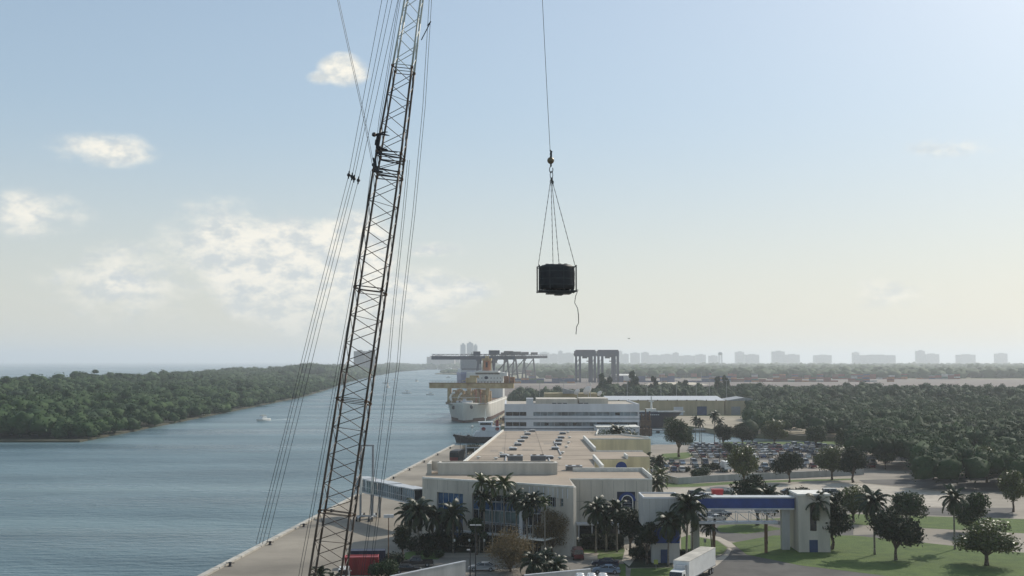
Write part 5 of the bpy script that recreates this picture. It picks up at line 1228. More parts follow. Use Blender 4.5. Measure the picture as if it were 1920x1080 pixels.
# accommodation
Ya = 872; wa = hp(873, 718, Ya); wb_ = hp(948, 698, Ya); zt_ = hp(900, 698, Ya).z
a = MB(); a.box(wa.x, wa.x+16, -12.8, 14.4, 11.41, zt_); hs = part('deckhouse', a, 'shipw', S1)
a = MB(); a.box(wa.x-.12, wa.x-.01, -10.5, 7.5, zt_-1.5, zt_-.55); part('bridge_window', a, 'glassd', hs)
a = MB(); a.box(wa.x-2, wa.x+9, -16, -12.9, zt_-2.8, zt_-.2); a.box(wa.x-1, wa.x+17, -9.5, 7.8, zt_+.003, zt_+.9)
for k in range(20): yy = -9.3+k*.9; a.tube((wa.x-.9, yy, zt_+.9), (wa.x-.9, yy, zt_+1.9), .08)
part('bridge_deck', a, 'shipw', hs)
a = MB(); rr = random.Random(5)
for r_ in range(3):
    for k in range(11): yy = -11+k*2.3; a.box(wa.x-.1, wa.x-.01, yy-.3, yy+.3, zt_-4.6-r_*2.9, zt_-3.9-r_*2.9)
part('porthole', a, 'glassd', hs)
e = hp(912, 708, Ya); a = MB(); a.ball((0, 0, 0), 1.5, 8); o = part('blue_emblem', a, 'navy', hs); o.location = (wa.x+.3, e.y, e.z); o.scale = (.4, 1.2, 1)
wf = hp(913, 684, Ya+10); a = MB(); a.box(wf.x-2, wf.x+3, wf.y-2.4, wf.y+2.2, zt_+.91, hp(913, 676, Ya+10).z); a.box(wf.x-2.1, wf.x-1.99, wf.y-.7, wf.y+.7, zt_+3, hp(913, 678, Ya+10).z); fn = part('funnel', a, 'orange', S1)
a = MB(); a.box(wf.x-2.2, wf.x-2.11, wf.y-.8, wf.y+.8, zt_+3.5, hp(913, 679, Ya+10).z); part('funnel_opening', a, 'dark', fn)
a = MB(); zt2 = hp(913, 667, Ya+10).z; z0 = hp(913, 676, Ya+10).z; a.box(wf.x-3, wf.x+3, wf.y-3.6, wf.y+3.4, z0+.003, z0+1.6); a.side([(wf.x-2, z0+1.61), (wf.x+2, z0+1.61), (wf.x+.5, zt2), (wf.x-.5, zt2)], wf.y-1.4, wf.y+1.4)
for s in (-3, 2.9): a.tube((wf.x, wf.y+s, zt_), (wf.x, wf.y+s, z0+1), .5)
part('funnel_platform', a, 'buff', S1)
# blue hulled container ship behind
b2 = G(875, 727, WZ); S2 = thing('blue_container_ship', 'blue hulled container ship with grey stacked cargo behind the white cargo ship', 'ship', (b2[0]+9, b2[1], WZ), R(95))
a = MB(); hull(a, 190, 33, 21, rake=7, full=.14, sheer=2, nz=8, ns=20); part('hull', a, 'blue', S2, True)
YY = b2[1]+40
def z2(py, Y=YY): return PY(960, py, Y)[2]-WZ
a = MB(); a.box(25, 150, -15.5, 16, 20, z2(692)); part('cargo_hatch', a, 'lgrey', S2)
a = MB(); a.box(24, 60, -14, 16, z2(692)+.003, z2(672)); part('deckhouse', a, 'grey', S2)
a = MB(); a.box(23.8, 23.99, -13, 15, z2(693), z2(691)); part('bridge_window', a, 'dark', S2); a = MB(); a.box(26, 36, -3, 3, z2(672)+.003, z2(667)); a.tube((30, 0, z2(668)), (30, 0, z2(661)), .5); part('radar_mast', a, 'dark', S2)
a = MB(); a.box(23.5, 23.98, 4, 11, z2(706), z2(701)); part('white_mark', a, 'trim', S2)
# tug
tp = G(851, 829.5, WZ); S3 = thing('harbour_tug', 'white and black harbour tug with tyre fenders moored behind the quay', 'tug', (tp[0], tp[1]-1, WZ), R(3))
S3.scale = (1, 1, .86)
a = MB(); hull(a, 34, 10.5, 3.2, rake=1.6, full=.3, flare=.2, sheer=1.6, ns=22, nz=6); part('hull', a, 'black', S3, True)
a = MB(); rr = random.Random(2)
for i in range(15):
    x = .4+i*1.5; y = -min(5.3, (x/34/.3)**.62*5.25)-.1; a.lathe([(.25, -.28), (.75, -.3), (.85, 0), (.75, .3), (.25, .28)], 10); n_ = 50
    for j in range(len(a.v)-50, len(a.v)): vx, vy, vz = a.v[j]; a.v[j] = (x+vx, y+vz, 2.6+vy*.9+ (1.5*math.exp(-x/5)))
part('tyre_fender', a, 'tyre', S3)
a = MB(); a.side([(9, 3.3), (10.5, 6.2), (31, 6.0), (31, 3.3)], -4.2, 4.2, [.8, .8, 0, 0]); dh = part('deckhouse', a, 'bluewh', S3)
a = MB(); a.box(12.5, 22, -3.2, 3.2, 6.21, 9.0); part('upper_house', a, 'bluewh', S3)
a = MB(); a.side([(12.3, 9.003), (11.6, 11.4), (18.6, 11.4), (18, 9.003)], -2.6, 2.6); wh_ = part('wheelhouse', a, 'bluewh', S3)
a = MB(); a.box(12.4, 17.6, -2.66, -2.604, 9.7, 10.9); part('window', a, 'glassd', wh_)
a = MB()
for x in (14, 20.5): a.tube((x, -3.26, 7.6), (x, -3.3, 7.6), 1.0, n=14)
part('round_emblem', a, 'redd', S3)
a = MB(); a.tube((15, 0, 11.4), (15, 0, 18.5), .22, .1); a.box(13.6, 16.4, -.08, .08, 14.2, 14.4); a.tube((15, 0, 13.4), (15, 0, 13.9), .7); part('mast', a, 'trim', S3)
for yy in (-2, 2): a = MB(); a.tube((20.5, yy, 9.003), (20.5, yy, 12.2), .7, .6, n=10); part('funnel', a, 'redd', S3)
a = MB(); a.tube((7, -1, 3.4), (7, 1, 3.4), .9, n=12); part('towing_winch', a, 'dark', S3)
a = MB()
for i in range(14): a.tube((9+i*1.6, -4.3, 6.2), (9+i*1.6, -4.3, 7.2), .04)
a.tube((9, -4.3, 7.2), (31, -4.3, 7.2), .04); part('railing', a, 'trim', S3)
a = MB(); a.ball((0, 0, 0), .8, 10); o = part('white_dome', a, 'trim', S3, True); o.location = (8.6, 0, 8.6); a = MB(); a.tube((8.6, 0, 3.3), (8.6, 0, 8), .12); part('dome_post', a, 'trim', S3)
# navy hulled ship in the slip, bow to the right
yb = 693; bpt = PY(1277, 800, yb); S4 = thing('navy_hulled_ship', 'navy hulled supply ship with raked bow pointing right beyond the office block', 'ship', (bpt[0], yb-10, WZ), R(180))
a = MB(); hd = PY(960, 770, yb)[2]-WZ; hull(a, 95, 15, hd, rake=15, full=.2, flare=.3, sheer=.6, ns=26, nz=10); part('hull', a, 'navy', S4, True)
a = MB()
for i in range(34): x0 = .4+i*1.4
zr = hd+.5
a.box(1, 94, -6.9, 7.0, hd+.02, hd+.1); part('deck', a, 'lgrey', S4)
a = MB(); a.box(.2, 92, 6.95, 7.3, hd-.1, hd+.55); part('gunwale', a, 'trim', S4)
a = MB(); a.box(16, 44, 7.56, 7.62, hd-2.0, hd-1.5) if False else [a.box(15+i*1.1, 15.7+i*1.1, 7.54, 7.6, hd-1.9, hd-1.25) for i in range(14) if i not in (5, 6, 11)]
part('name_lettering', a, 'lgrey', S4)
a = MB(); a.box(16, 22, -2, 2, hd+.1, hd+1.6); a.tube((18.5, 0, hd), (18.5, 0, PY(960, 742, yb)[2]-WZ), .7, .35, n=8); a.box(17, 20, -.2, .2, hd+5.5, hd+6); part('foremast', a, 'trim', S4)
a = MB(); a.box(40, 60, -5.5, 5.5, hd+.1, hd+3); part('deckhouse', a, 'bluewh', S4)
# mooring dolphins and fingers in the slip
def finger(px0, px1, py, wd, lab):
    a = MB(); p0 = G(px0, py, -1.2); p1 = G(px1, py, -1.2); a.box(0, p1[0]-p0[0], -wd/2, wd/2, .2, .9)
    t = thing('slip_jetty', lab, 'jetty', (p0[0], p0[1], -1.6)); part('deck', a, 'grey', t); n = int((p1[0]-p0[0])/8)
    for k in range(n+1):
        a = MB(); x = (p1[0]-p0[0])*k/max(1, n); a.box(x-.8, x+.8, -wd/2, wd/2, -2.5, .197); part('pile', a, 'dark', t)
finger(1205, 1262, 807, 4, 'low dark jetty in the slip left of the big tree'); finger(1300, 1350, 806, 4, 'low dark jetty in the slip right of the big tree')
a = MB(); p = G(1243, 811, -1); 
# rusty gear tower between office and slip
p = G(1211, 818, 0); t = thing('rusty_gear_tower', 'rusty lattice gear tower at the right end of the white office block', 'tower', (p[0], p[1], 0))
a = MB()
for x, y, h in ((-2, 0, 11), (0, 0, 13), (2, .5, 12), (-1, 2, 9)): a.tube((x, y, 0), (x, y, h), .3, n=6)
for i in range(9): a.tube((-2, 0, i*1.2), (2, .3, i*1.2+1.2), .16); a.tube((2, 0, i*1.2), (-2, .3, i*1.2+1.2), .16)
part('lattice', a, 'rust', t); a = MB(); a.box(-2.6, 2.6, -.6, 1.6, 5, 7.5); a.box(-3.4, 3.4, 3, 6, 0, 3.5); part('machinery', a, 'rust', t)
# small boats on the channel
def boat(px, py, L_, lab, kind='motor', rz=0):
    p = G(px, py, WZ); t = thing('motor_boat' if kind == 'motor' else 'sailing_boat', lab, 'boat', (p[0], p[1], WZ), rz)
    a = MB(); hull(a, L_, L_*.28, L_*.11, draft=.4, rake=L_*.1, full=.45, sheer=.4, ns=14, nz=4); part('hull', a, 'trim', t, True)
    a = MB(); a.side([(L_*.35, L_*.11), (L_*.42, L_*.24), (L_*.72, L_*.24), (L_*.75, L_*.11)], -L_*.1, L_*.1); part('cabin', a, 'white' if kind == 'motor' else 'grey', t)
    if kind == 'motor':
        a = MB(); a.box(L_*.4, L_*.7, -L_*.11, L_*.11, L_*.3, L_*.315); [a.tube((x*L_, s*L_*.09, L_*.2), (x*L_, s*L_*.09, L_*.3), .04) for x in (.44, .66) for s in (-1, 1)]; part('canopy', a, 'buff', t)
        w = MB(); w.prism([(L_*.9, -L_*.15), (L_*.9, L_*.15), (L_*1.6, L_*.22), (L_*3.2, L_*.42), (L_*2.6, L_*.1), (L_*3.6, -L_*.05), (L_*2.7, -L_*.14), (L_*3.1, -L_*.45), (L_*1.5, -L_*.25)], .01, .05); part('wake', w, 'foam', t)
    else:
        a = MB(); a.tube((L_*.45, 0, .5), (L_*.45, 0, L_*1.3), .14); a.tube((L_*.45, 0, L_*.2), (L_*.85, 0, L_*.2), .1); part('mast', a, 'grey', t)
        a = MB(); a.add([(L_*.47, .05, L_*.24), (L_*.84, .25, L_*.24), (L_*.46, .05, L_*1.15), (L_*.47, -.05, L_*.24), (L_*.84, .15, L_*.24), (L_*.46, -.05, L_*1.15)], [(0, 1, 2), (5, 4, 3), (0, 3, 4, 1), (1, 4, 5, 2), (2, 5, 3, 0)]); 
        if kind == 'sail': part('sail', a, 'trim', t)
boat(753, 738, 12, 'white motor boat with buff canopy in mid channel', rz=R(20)); boat(798, 740.5, 10, 'small motor boat in the channel left of the white ship', rz=R(10))
boat(724, 727, 11, 'white sailing boat with raised sail near the left bank', 'sail', R(75)); boat(779, 715.5, 14, 'sailing boat with bare mast far up the channel', 'bare', R(80))
boat(716, 719, 14, 'low white motor boat close to the far bank', rz=R(5)); boat(736, 713, 10, 'small white boat beside the left bank beyond the sail', 'bare', R(80))
boat(835, 708, 13, 'dark small boat near the green spit', rz=R(0)); boat(480, 790, 12, 'white motor boat near the left bank in the wide channel', rz=R(60))

# ------------------------------------------------------------------ container cranes
def sts(loc, rz, m, lab, grp, h=42, gl=105, back=30, w=18, legs=24, hang=False):
    t = thing('container_crane', lab, 'crane', (loc[0], loc[1], 0), rz, grp)
    a = MB()
    for sy in (-1, 1): a.box(-gl, back, sy*3-.9, sy*3+.9, h-1, h+3.6); a.box(-gl, back, sy*3-.25, sy*3+.25, h+5.6, h+6.2)
    n = int((gl+back)/6)
    for i in range(n):
        x = -gl+i*(gl+back)/n; d = (gl+back)/n
        for sy in (-1, 1): a.tube((x, sy*3, h+3.2), (x+d/2, sy*3, h+5.7), .22, n=5); a.tube((x+d/2, sy*3, h+5.7), (x+d, sy*3, h+3.2), .22, n=5)
    part('boom', a, m, t)
    for x in (-legs/2, legs/2):
        for sy in (-1, 1):
            a = MB(); a.tube((x*1.15, sy*w/2, 0), (x*.75, sy*w/2*.8, h), 1.6, 1.4, n=6); part('leg', a, m, t)
    a = MB()
    for x in (-legs/2, legs/2): a.box(x-.8, x+.8, -w/2, w/2, 2, 3.6); a.box(x*.8-.8, x*.8+.8, -w/2, w/2, h-5, h-2.5)
    for sy in (-1, 1): a.box(-legs/2, legs/2, sy*w/2-.6, sy*w/2+.6, h*.30, h*.30+1.4); a.tube((-legs/2, sy*w/2, h*.32), (legs*.4, sy*w*.4, h-2), .9, n=6)
    part('cross_beam', a, m, t)
    a = MB(); a.box(4, 18, -6, 6, h+6.3, h+11); a.box(-legs/2-4, -legs/2+5, -5, 5, h+4, h+9.5); part('machinery_house', a, m, t)
    a = MB(); a.box(-12, -5, -3.4, 3.4, h-3.4, h-.02); a.box(-9, -6, -1.5, 1.5, h-6.5, h-3.41); part('trolley', a, m, t)
    return t
for i, (px, Y) in enumerate([(902, 1520), (932, 1750), (950, 1980), (967, 2180), (986, 2400)]):
    p = PY(px, 700, Y); gl = 70 if i == 0 else 45
    hz_ = PY(px, 667, Y)[2]
    sts((p[0]+6, Y), R(0), 'cranep2' if i else 'cranep', 'container crane with level boom in the row behind the ships, %s from left' % ORD[i], 'container cranes in a row with level booms', h=hz_-4, gl=gl, back=38)
def portal(px0, px1, Y, lab):
    x0 = PY(px0, 700, Y)[0]; x1 = PY(px1, 700, Y)[0]; zt = PY(960, 656, Y)[2]; w = x1-x0; t = thing('portal_crane', lab, 'crane', ((x0+x1)/2, Y, 0), 0, 'pair of tall portal cranes')
    for x in (-w/2+2, -w/2+8.5, w/2-10.5, w/2-7, w/2-1.5):
        for yy in (-9, 9):
            a = MB(); a.box(x-1.35, x+1.35, yy-1.2, yy+1.2, 0, zt-10); part('leg', a, 'cranep', t)
    a = MB(); a.box(-w/2-1, w/2, -10, 10, zt-10.997, zt-2); a.box(-w/2+1, w/2-1, -8, 8, zt-1.997, zt)
    a.box(-w/2-2, -w/2-1.003, -6, 4, zt-9, zt-6); part('top_girder', a, 'cranep', t)
    a = MB(); a.box(-5, 3, -4, 4, zt-14.5, zt-11); a.box(-2, 6, -3, 3, zt-12.5, zt-11); part('trolley', a, 'cranep', t)
    a = MB(); a.box(2, 10, -2, 2, zt-20, zt-18.5); [a.tube((x, 0, zt-18.5), (x, 0, zt-11), .12) for x in (3, 9)]; part('spreader', a, 'cranep2', t)
    a = MB(); 
    for yy in (-9, 9): a.box(-w/2, -w/2+10, yy-.7, yy+.7, 1, 3); a.box(w/2-12, w/2, yy-.7, yy+.7, 1, 3)
    part('sill_beam', a, 'cranep', t)
    for yy in (-9, 9):
        for xa, xb in ((-w/2+2, -w/2+8.5), (w/2-7, w/2-1.5)):
            a = MB()
            for kz in range(4): z = 6+kz*(zt-20)/4; a.tube((xa, yy, z), (xb, yy, z+(zt-20)/4), .3, n=5)
            part('bracing', a, 'cranep', t)
portal(1078, 1117, 2000, 'left one of the two tall portal cranes above the far tree line'); portal(1120, 1160, 2000, 'right one of the two tall portal cranes above the far tree line')
# containers in the yard
cols = {'rust red': (.22, .06, .04), 'brown': (.20, .12, .08), 'dark blue': (.03, .06, .15), 'grey': (.22, .22, .22), 'white': (.5, .5, .48), 'green': (.05, .12, .08), 'orange': (.4, .16, .05)}
cmesh = {}
for n_, c in cols.items():
    mat('container_'+n_.replace(' ', '_'), c, .7, .25, .25); a = MB(); a.box(-6.1, 6.1, -1.22, 1.22, 0, 2.55)
    for s in (-1, 1):
        for xx in (-6.05, 6.05): a.box(xx-.12, xx+.12, s*1.22-.06, s*1.22+.06, -.0, 2.58)
    cmesh[n_] = a.mesh('shipping_container', _M['container_'+n_.replace(' ', '_')])
rs = random.Random(11); ncont = 0
for (pyr, px0, px1, lv, bias) in ((716, 970, 1080, 3, 'dark blue'), (714, 1162, 1372, 4, 'dark blue'), (708, 985, 1078, 3, 'brown'), (707, 1196, 1372, 4, 'rust red')):
    Y = G(960, pyr+2.5, 0)[1]; x = PY(px0, 700, Y)[0]; xe = PY(px1, 700, Y)[0]
    while x < xe and ncont < 290:
        for l in range(rs.choice([1, lv, lv, lv])):
            if ncont >= 290: break
            cn = bias if rs.random() < .62 else rs.choice(list(cols))
            single('shipping_container', cmesh[cn], None, '%s shipping container stacked in the far container yard' % cn, 'container', (x, Y, .006+l*2.6), R(0), '%s containers in the far yard' % cn); ncont += 1
        x += 12.5 if rs.random() < .86 else rs.choice([20, 34])
print('containers', ncont)
fs_ = MB(); cl_ = list(cols)
for (pyr, px0, px1, lv) in ((704, 990, 1700, 5), (701.5, 1005, 1700, 5), (699, 1000, 1800, 5), (697, 1010, 1800, 5), (695, 1060, 1800, 5), (711, 1375, 1800, 4), (716, 1375, 1700, 3)):
    Y = G(960, pyr, 0)[1]; x = PY(px0, 700, Y)[0]; xe = PY(px1, 700, Y)[0]
    while x < xe:
        for l in range(rs.choice([1, lv-1, lv, lv])):
            fs_.mat(0 if rs.random() < .5 else rs.randrange(len(cl_))); fs_.box(x-6.1, x+6.1, Y-1.22, Y+1.22, .006+l*2.6, 2.55+l*2.6)
        x += 12.5 if rs.random() < .9 else 30
o = struct('container_stacks', fs_.mesh('container_stacks', [_M['container_'+c.replace(' ', '_')] for c in cl_]), None, 'stuff')
# nearer blue and red containers above the warehouse, one with pale lettering
for i, (px, m, lab) in enumerate([(1338, 'container_dark_blue', 'large dark blue container with pale lettering above the cream warehouse'), (1358, 'container_rust_red', 'rust red container right of the lettered dark blue one'), (1312, 'container_brown', 'low brown container left of the lettered dark blue one')]):
    p = G(px, 747, 0); t = thing('shipping_container', lab, 'container', (p[0], p[1], 3.4 if i < 2 else .2)); L_ = 17 if i == 0 else 11
    a = container(L_, 2.6, 2.9, ''); part('body', a, _M[m], t)
    if i == 0:
        a = MB(); 
        for k, w_ in enumerate((1.0, .9, 1.2, .8, 1.1)): a.box(-4.6+k*1.7, -4.6+k*1.7+w_, -1.34, -1.31, .8, 2.1)
        part('lettering', a, 'lgrey', t)
    a = MB(); a.box(-L_/2, L_/2, -1.6, 1.6, -3.3 if i < 2 else -.18, -.003); part('support', a, 'redd', t)
# a gull over the yard
p = PY(1179, 635, 300); a = MB(); a.side([(-.35, 0), (-.1, .1), (.25, .08), (.42, .02), (.2, -.06), (-.1, -.07)], -.07, .07)
for s in (-1, 1): a.add([(-.08, s*.05, .05), (.14, s*.05, .05), (.1, s*.4, .22), (-.04, s*.42, .22), (-.1, s*.8, .12), (-.08, s*.05, .03), (.14, s*.05, .03), (.1, s*.4, .2), (-.04, s*.42, .2)], [(0, 1, 2, 3), (3, 2, 4), (8, 7, 6, 5)])
single('seagull', a, 'grey', 'small distant bird gliding over the far tree line', 'bird', p, R(30), smooth=True)
# ------------------------------------------------------------------ vegetation
RS = np.random.RandomState(5)
def frond(rs, Lf, az, el0, droop, nl=15, wl=.5, lw=.045, hang=.55, twist=0):
    """quads of one feather frond starting at the origin"""
    out = []; ca, sa = math.cos(az), math.sin(az); p = np.array([0., 0., 0.]); e = el0; seg = nl; step = Lf/seg
    for i in range(seg):
        d = np.array([math.cos(e)*ca, math.cos(e)*sa, math.sin(e)]); q = p+d*step; side = np.array([-sa, ca, 0.]); up = np.cross(d, side)
        r = .035*(1-i/seg)+.008; out.append([p-side*r, p+side*r, q+side*r*.8, q-side*r*.8]); out.append([p-up*r, p+up*r, q+up*r*.8, q-up*r*.8])
        t = i/seg
        if i > 0:
            ll = wl*Lf*.42*math.sin(math.pi*min(1, t*.85+.12))**.7
            for s in (-1, 1):
                for h_ in (0, .5):
                    b = p+d*step*h_; dv = side*s*math.cos(hang)+d*.55-np.array([0, 0, 1])*(math.sin(hang)+.25*rs.random()); dv /= np.linalg.norm(dv); l = ll*(.8+.4*rs.random())
                    w = np.cross(dv, side*s*.3+np.array([0, 0, 1.])); w /= np.linalg.norm(w)+1e-9; w2 = d*lw*1.3
                    out.append([b-w2, b+w2, b+dv*l+w2*.25, b+dv*l-w2*.25])
        p = q; e -= droop*(.5+t*1.4)/seg*1.5
    return out
def palm_mesh(seed, Lf=3.2, nf=18, droop=1.5, wl=.5, lw=.05, up=1.25):
    rs = np.random.RandomState(seed); out = []
    for i in range(nf):
        az = i*2.39996+rs.normal()*.15; k = i/nf; el = up-(up+.75)*k+rs.normal()*.12
        out += frond(rs, Lf*(.8+.3*rs.random()), az, el, droop*(.75+.5*rs.random()), wl=wl, lw=lw)
    return np.array(out, dtype=float)
def trunk_mb(h, r0, r1, lean=(0, 0), ring=True, n=8):
    a = MB(); pts = []; rs_ = []
    for i in range(9):
        t = i/8; pts.append((lean[0]*t*t, lean[1]*t*t, h*t)); rs_.append(r0+(r1-r0)*t+(.18*r0 if i == 0 else 0))
    a.path(pts, rs_, n); return a
crowns = {}
def crown(kind, seed):
    if (kind, seed) not in crowns:
        if kind == 'coconut': V = palm_mesh(seed, 3.9, 24, 1.15, .48, .085, 1.5)
        elif kind == 'royal': V = palm_mesh(seed, 3.3, 17, 1.0, .48, .08, 1.45)
        elif kind == 'full': V = palm_mesh(seed, 4.0, 36, 1.2, .48, .09, 1.55)
        elif kind == 'small': V = palm_mesh(seed, 2.6, 18, 1.2, .5, .07, 1.5)
        crowns[(kind, seed)] = {m: quads_mesh('crown', V, m) for m in ('palm', 'palmy')}
    return crowns[(kind, seed)]
def palm(px, pyc, pyb, kind, label, m='palm', sc=1.0, seed=1, rz=0, group=None, tr=.16, lean=(0, 0)):
    """crown centre at pixel (px,pyc), foot on the ground at row pyb"""
    p = G(px, pyb, 0); zc = PY(px, pyc, p[1])[2]; t = thing('palm_tree', label, 'palm tree', (p[0]-lean[0], p[1], 0), 0, group)
    part('trunk', trunk_mb(max(1.2, zc-.3), tr*1.3, tr, lean), 'ptrunk', t, True)
    o = bpy.data.objects.new('crown', crown(kind, seed)[m]); COL.objects.link(o); o.parent = t; o.location = (lean[0], lean[1], max(1.2, zc-.3)); o.rotation_euler = (0, 0, rz); o.scale = (sc,)*3
    if kind == 'royal':
        a = MB(); a.tube((lean[0], lean[1], zc-1.9), (lean[0], lean[1], zc-.2), tr*1.05, tr*.6, n=8); part('crown_shaft', a, 'palmy', t, True)
    return t
pl_ = [
 (785, 957, 1034, 'full', 'dense palm at the left end of the cluster before the terminal', 'palm', 1.12, 1), (765, 962, 1026, 'coconut', 'leftmost palm leaning over the bright quay', 'palm', 1.0, 2),
 (815, 968, 1032, 'full', 'dark palm in the middle of the left cluster', 'palm', .98, 3), (849, 962, 1036, 'coconut', 'palm in front of the blue windows', 'palm', 1.1, 4), (838, 975, 1028, 'coconut', 'low shaded palm left of the blue window palm', 'palm', .85, 5),
 (903, 901, 1036, 'royal', 'leftmost of three tall thin palms rising above the glass front', 'palmy', .9, 6), (921, 908, 1037, 'royal', 'middle one of three tall thin palms above the glass front', 'palmy', .88, 7), (944, 904, 1038, 'royal', 'rightmost of three tall thin palms above the glass front', 'palmy', .92, 8),
 (908, 930, 1036, 'coconut', 'shorter dark palm below the two leftmost tall thin palms', 'palm', .8, 9), (968, 932, 1043, 'coconut', 'dark palm against the top of the glass front', 'palm', .85, 10), (986, 946, 1047, 'coconut', 'palm with shiny fronds before the white pillar', 'palm', .8, 11), (999, 936, 1046, 'coconut', 'palm right of the white pillar against the wall', 'palm', .75, 12), (1021, 938, 1050, 'royal', 'small thin palm beside the square dark window', 'palmy', .6, 13),
 (1119, 955, 1036, 'full', 'large palm left of the arch emblem', 'palm', .98, 14), (1133, 972, 1034, 'coconut', 'lower drooping palm beneath the large one left of the emblem', 'palm', .95, 15), (1155, 955, 1035, 'coconut', 'palm just below the arch emblem on the wall', 'palm', .95, 16),
 (1256, 977, 1062, 'full', 'palm with bright fronds in front of the stair tower', 'palm', 1.0, 18), (1292, 948, 1058, 'full', 'tallest palm at the left end of the blue footbridge', 'palm', 1.25, 19), (1331, 985, 1036, 'small', 'small palm under the white ramp', 'palm', .95, 20), (1300, 962, 1034, 'coconut', 'palm hidden behind the tallest palm by the footbridge', 'palm', .9, 21),
 (1209, 866, 904, 'full', 'dark fan of palm fronds left of the parking strip', 'palm', 1.2, 22), (1236, 864, 906, 'full', 'dark palm beside the parking strip, right of its twin', 'palm', .85, 23), (1239, 889, 930, 'coconut', 'palm with curved bare fronds right of the terminal corner', 'palmy', 1.0, 24), (1232, 905, 942, 'coconut', 'drooping palm low beside the terminal corner', 'palm', 1.0, 25),
 (1305, 787, 826, 'coconut', 'left one of two thin palms at the edge of the slip', 'palm', .9, 26), (1313, 791, 829, 'coconut', 'right one of two thin palms at the edge of the slip', 'palm', .85, 27), (1340, 779, 832, 'coconut', 'tall thin palm right of the twin palms at the slip', 'palm', .95, 28), (1350, 790, 830, 'coconut', 'thin palm at the slip beside the tallest one', 'palm', .85, 29),
 (1157, 809, 882, 'full', 'dark palm in the middle of the planting by the white annex', 'palm', 1.05, 30), (1186, 817, 880, 'coconut', 'low palm at the right of the planting by the white annex', 'palmy', .85, 31),
 (1440, 930, 1020, 'coconut', 'palm on the roadside beyond the right part of the footbridge', 'palm', 1.0, 32), (1535, 940, 1035, 'coconut', 'palm beside the round lawn tree far right', 'palm', 1.0, 33), (1640, 940, 1040, 'full', 'full palm at the far right roadside', 'palm', 1.1, 34), (1790, 930, 1030, 'coconut', 'thin palm near the far right edge', 'palm', 1.0, 35),
 (598, 1074, 1105, 'small', 'small palm showing its crown at the bottom left below the boom', 'palm', 1.0, 36), (1000, 1052, 1082, 'full', 'bushy low palm with glinting fronds right of the bare tree', 'palm', .82, 37), (1020, 1048, 1076, 'full', 'glinting low palm behind the pale bottom wall', 'palm', .75, 38), (1042, 1064, 1086, 'full', 'low palm at the left end of the bottom centre wall', 'palm', .8, 39), (627, 1082, 1110, 'small', 'tiny palm beside the white van at the bottom left', 'palm', .8, 40),
]
for i, (px, pc, pb, kd, lab, m, sc, sd) in enumerate(pl_):
    palm(px, pc, pb, kd, lab, m, sc, 1+sd % 4, rz=sd*1.3, tr=.11 if kd in ('royal', 'small') else .15, lean=(RS.normal()*.25, 0))
def tree(px, pyb, h, rad, label, n=2600, m='leaf', lsz=.22, seed=1, nlobes=9, low=.45, bark='bark', name='broadleaf_tree', flat=.75, hollow=.5, cat='tree', X=None, Yv=None, group=None):
    p = G(px, pyb, 0) if X is None else (X, Yv); rs = np.random.RandomState(seed); t = thing(name, label, cat, (p[0], p[1], 0), 0, group)
    lobes = []
    for i in range(nlobes):
        a = 2*math.pi*i/nlobes+rs.normal()*.3; rr = rad*(.25+.42*rs.random()); z = h*(low+.12)+(h*(1-low)-rad*.25)*rs.random()
        k = 1-.45*max(0, (z/h-.7)/.3); lobes.append(((rr*k*math.cos(a), rr*k*math.sin(a), z), rad*(.34+.16*rs.random())))
    lobes.append(((0, 0, h-rad*.38), rad*.42)); lobes.append(((0, 0, h*(low+.3)), rad*.5))
    a = MB(); tr = max(.1, h*.028); fork = h*low*.75
    a.path([(0, 0, 0), (.05*h*rs.normal()*.4, 0, fork*.5), (0, 0, fork)], [tr*1.5, tr*1.1, tr], 8)
    for c, r in lobes:
        mid = (c[0]*.45, c[1]*.45, fork+(c[2]-fork)*.55); a.path([(0, 0, fork*.96), mid, c], [tr*.7, tr*.42, tr*.12], 6)
        for k in range(4):
            d = rs.normal(size=3); d = d/np.linalg.norm(d)*r*.85; a.tube(c, (c[0]+d[0], c[1]+d[1], c[2]+abs(d[2])*.6), tr*.14, tr*.04, n=4, cap=False)
    part('trunk', a, bark, t, True)
    V = leafcloud(rs, lobes, n, lsz, hollow, flat); part('crown', quads_mesh('crown', V, m), None, t)
    return t
tree(1273, 857, 13.2, 7.0, 'large dark green spreading tree at the left of the car park', n=9000, m='leaf', lsz=.34, seed=3, nlobes=13, low=.34, bark='barkp')
tree(1356, 846, 9.5, 5.2, 'dark tree cut by the right edge of the car park', n=4500, lsz=.34, seed=4, nlobes=9, m='leafd')
tree(1371, 866, 6.5, 3.6, 'small tree at the right end of the parking strip', n=2600, lsz=.28, seed=14, nlobes=7)
tree(755, 1052, 5.6, 2.4, 'round clipped dark tree behind the black pickup truck', n=5200, m='leafd', lsz=.16, seed=5, nlobes=9, low=.38, hollow=.35, name='clipped_tree')
tree(893, 1040, 6.2, 2.3, 'leafy green tree between the palms and the glass front', n=3000, m='leaf', lsz=.18, seed=6, nlobes=7)
tree(881, 893, 5, 3, 'x tree behind roof edge hidden', n=10, seed=1) if False else None
tree(957, 1072, 6.9, 5.0, 'wide bare olive brown tree in front of the glass front', n=11000, m='leafb', lsz=.12, seed=7, nlobes=20, low=.10, bark='barkp', name='sparse_tree', hollow=.15)
tree(1035, 1042, 7.8, 4.8, 'bare reddish brown tree right of the entrance canopy', n=11000, m='leafb', lsz=.12, seed=8, nlobes=18, low=.24, bark='barkp', name='sparse_tree', hollow=.15)
tree(1182, 1040, 7.6, 3.9, 'very dark dense tree left of the stair tower', n=7000, m='leafd', lsz=.2, seed=9, nlobes=10, low=.38, hollow=.4)
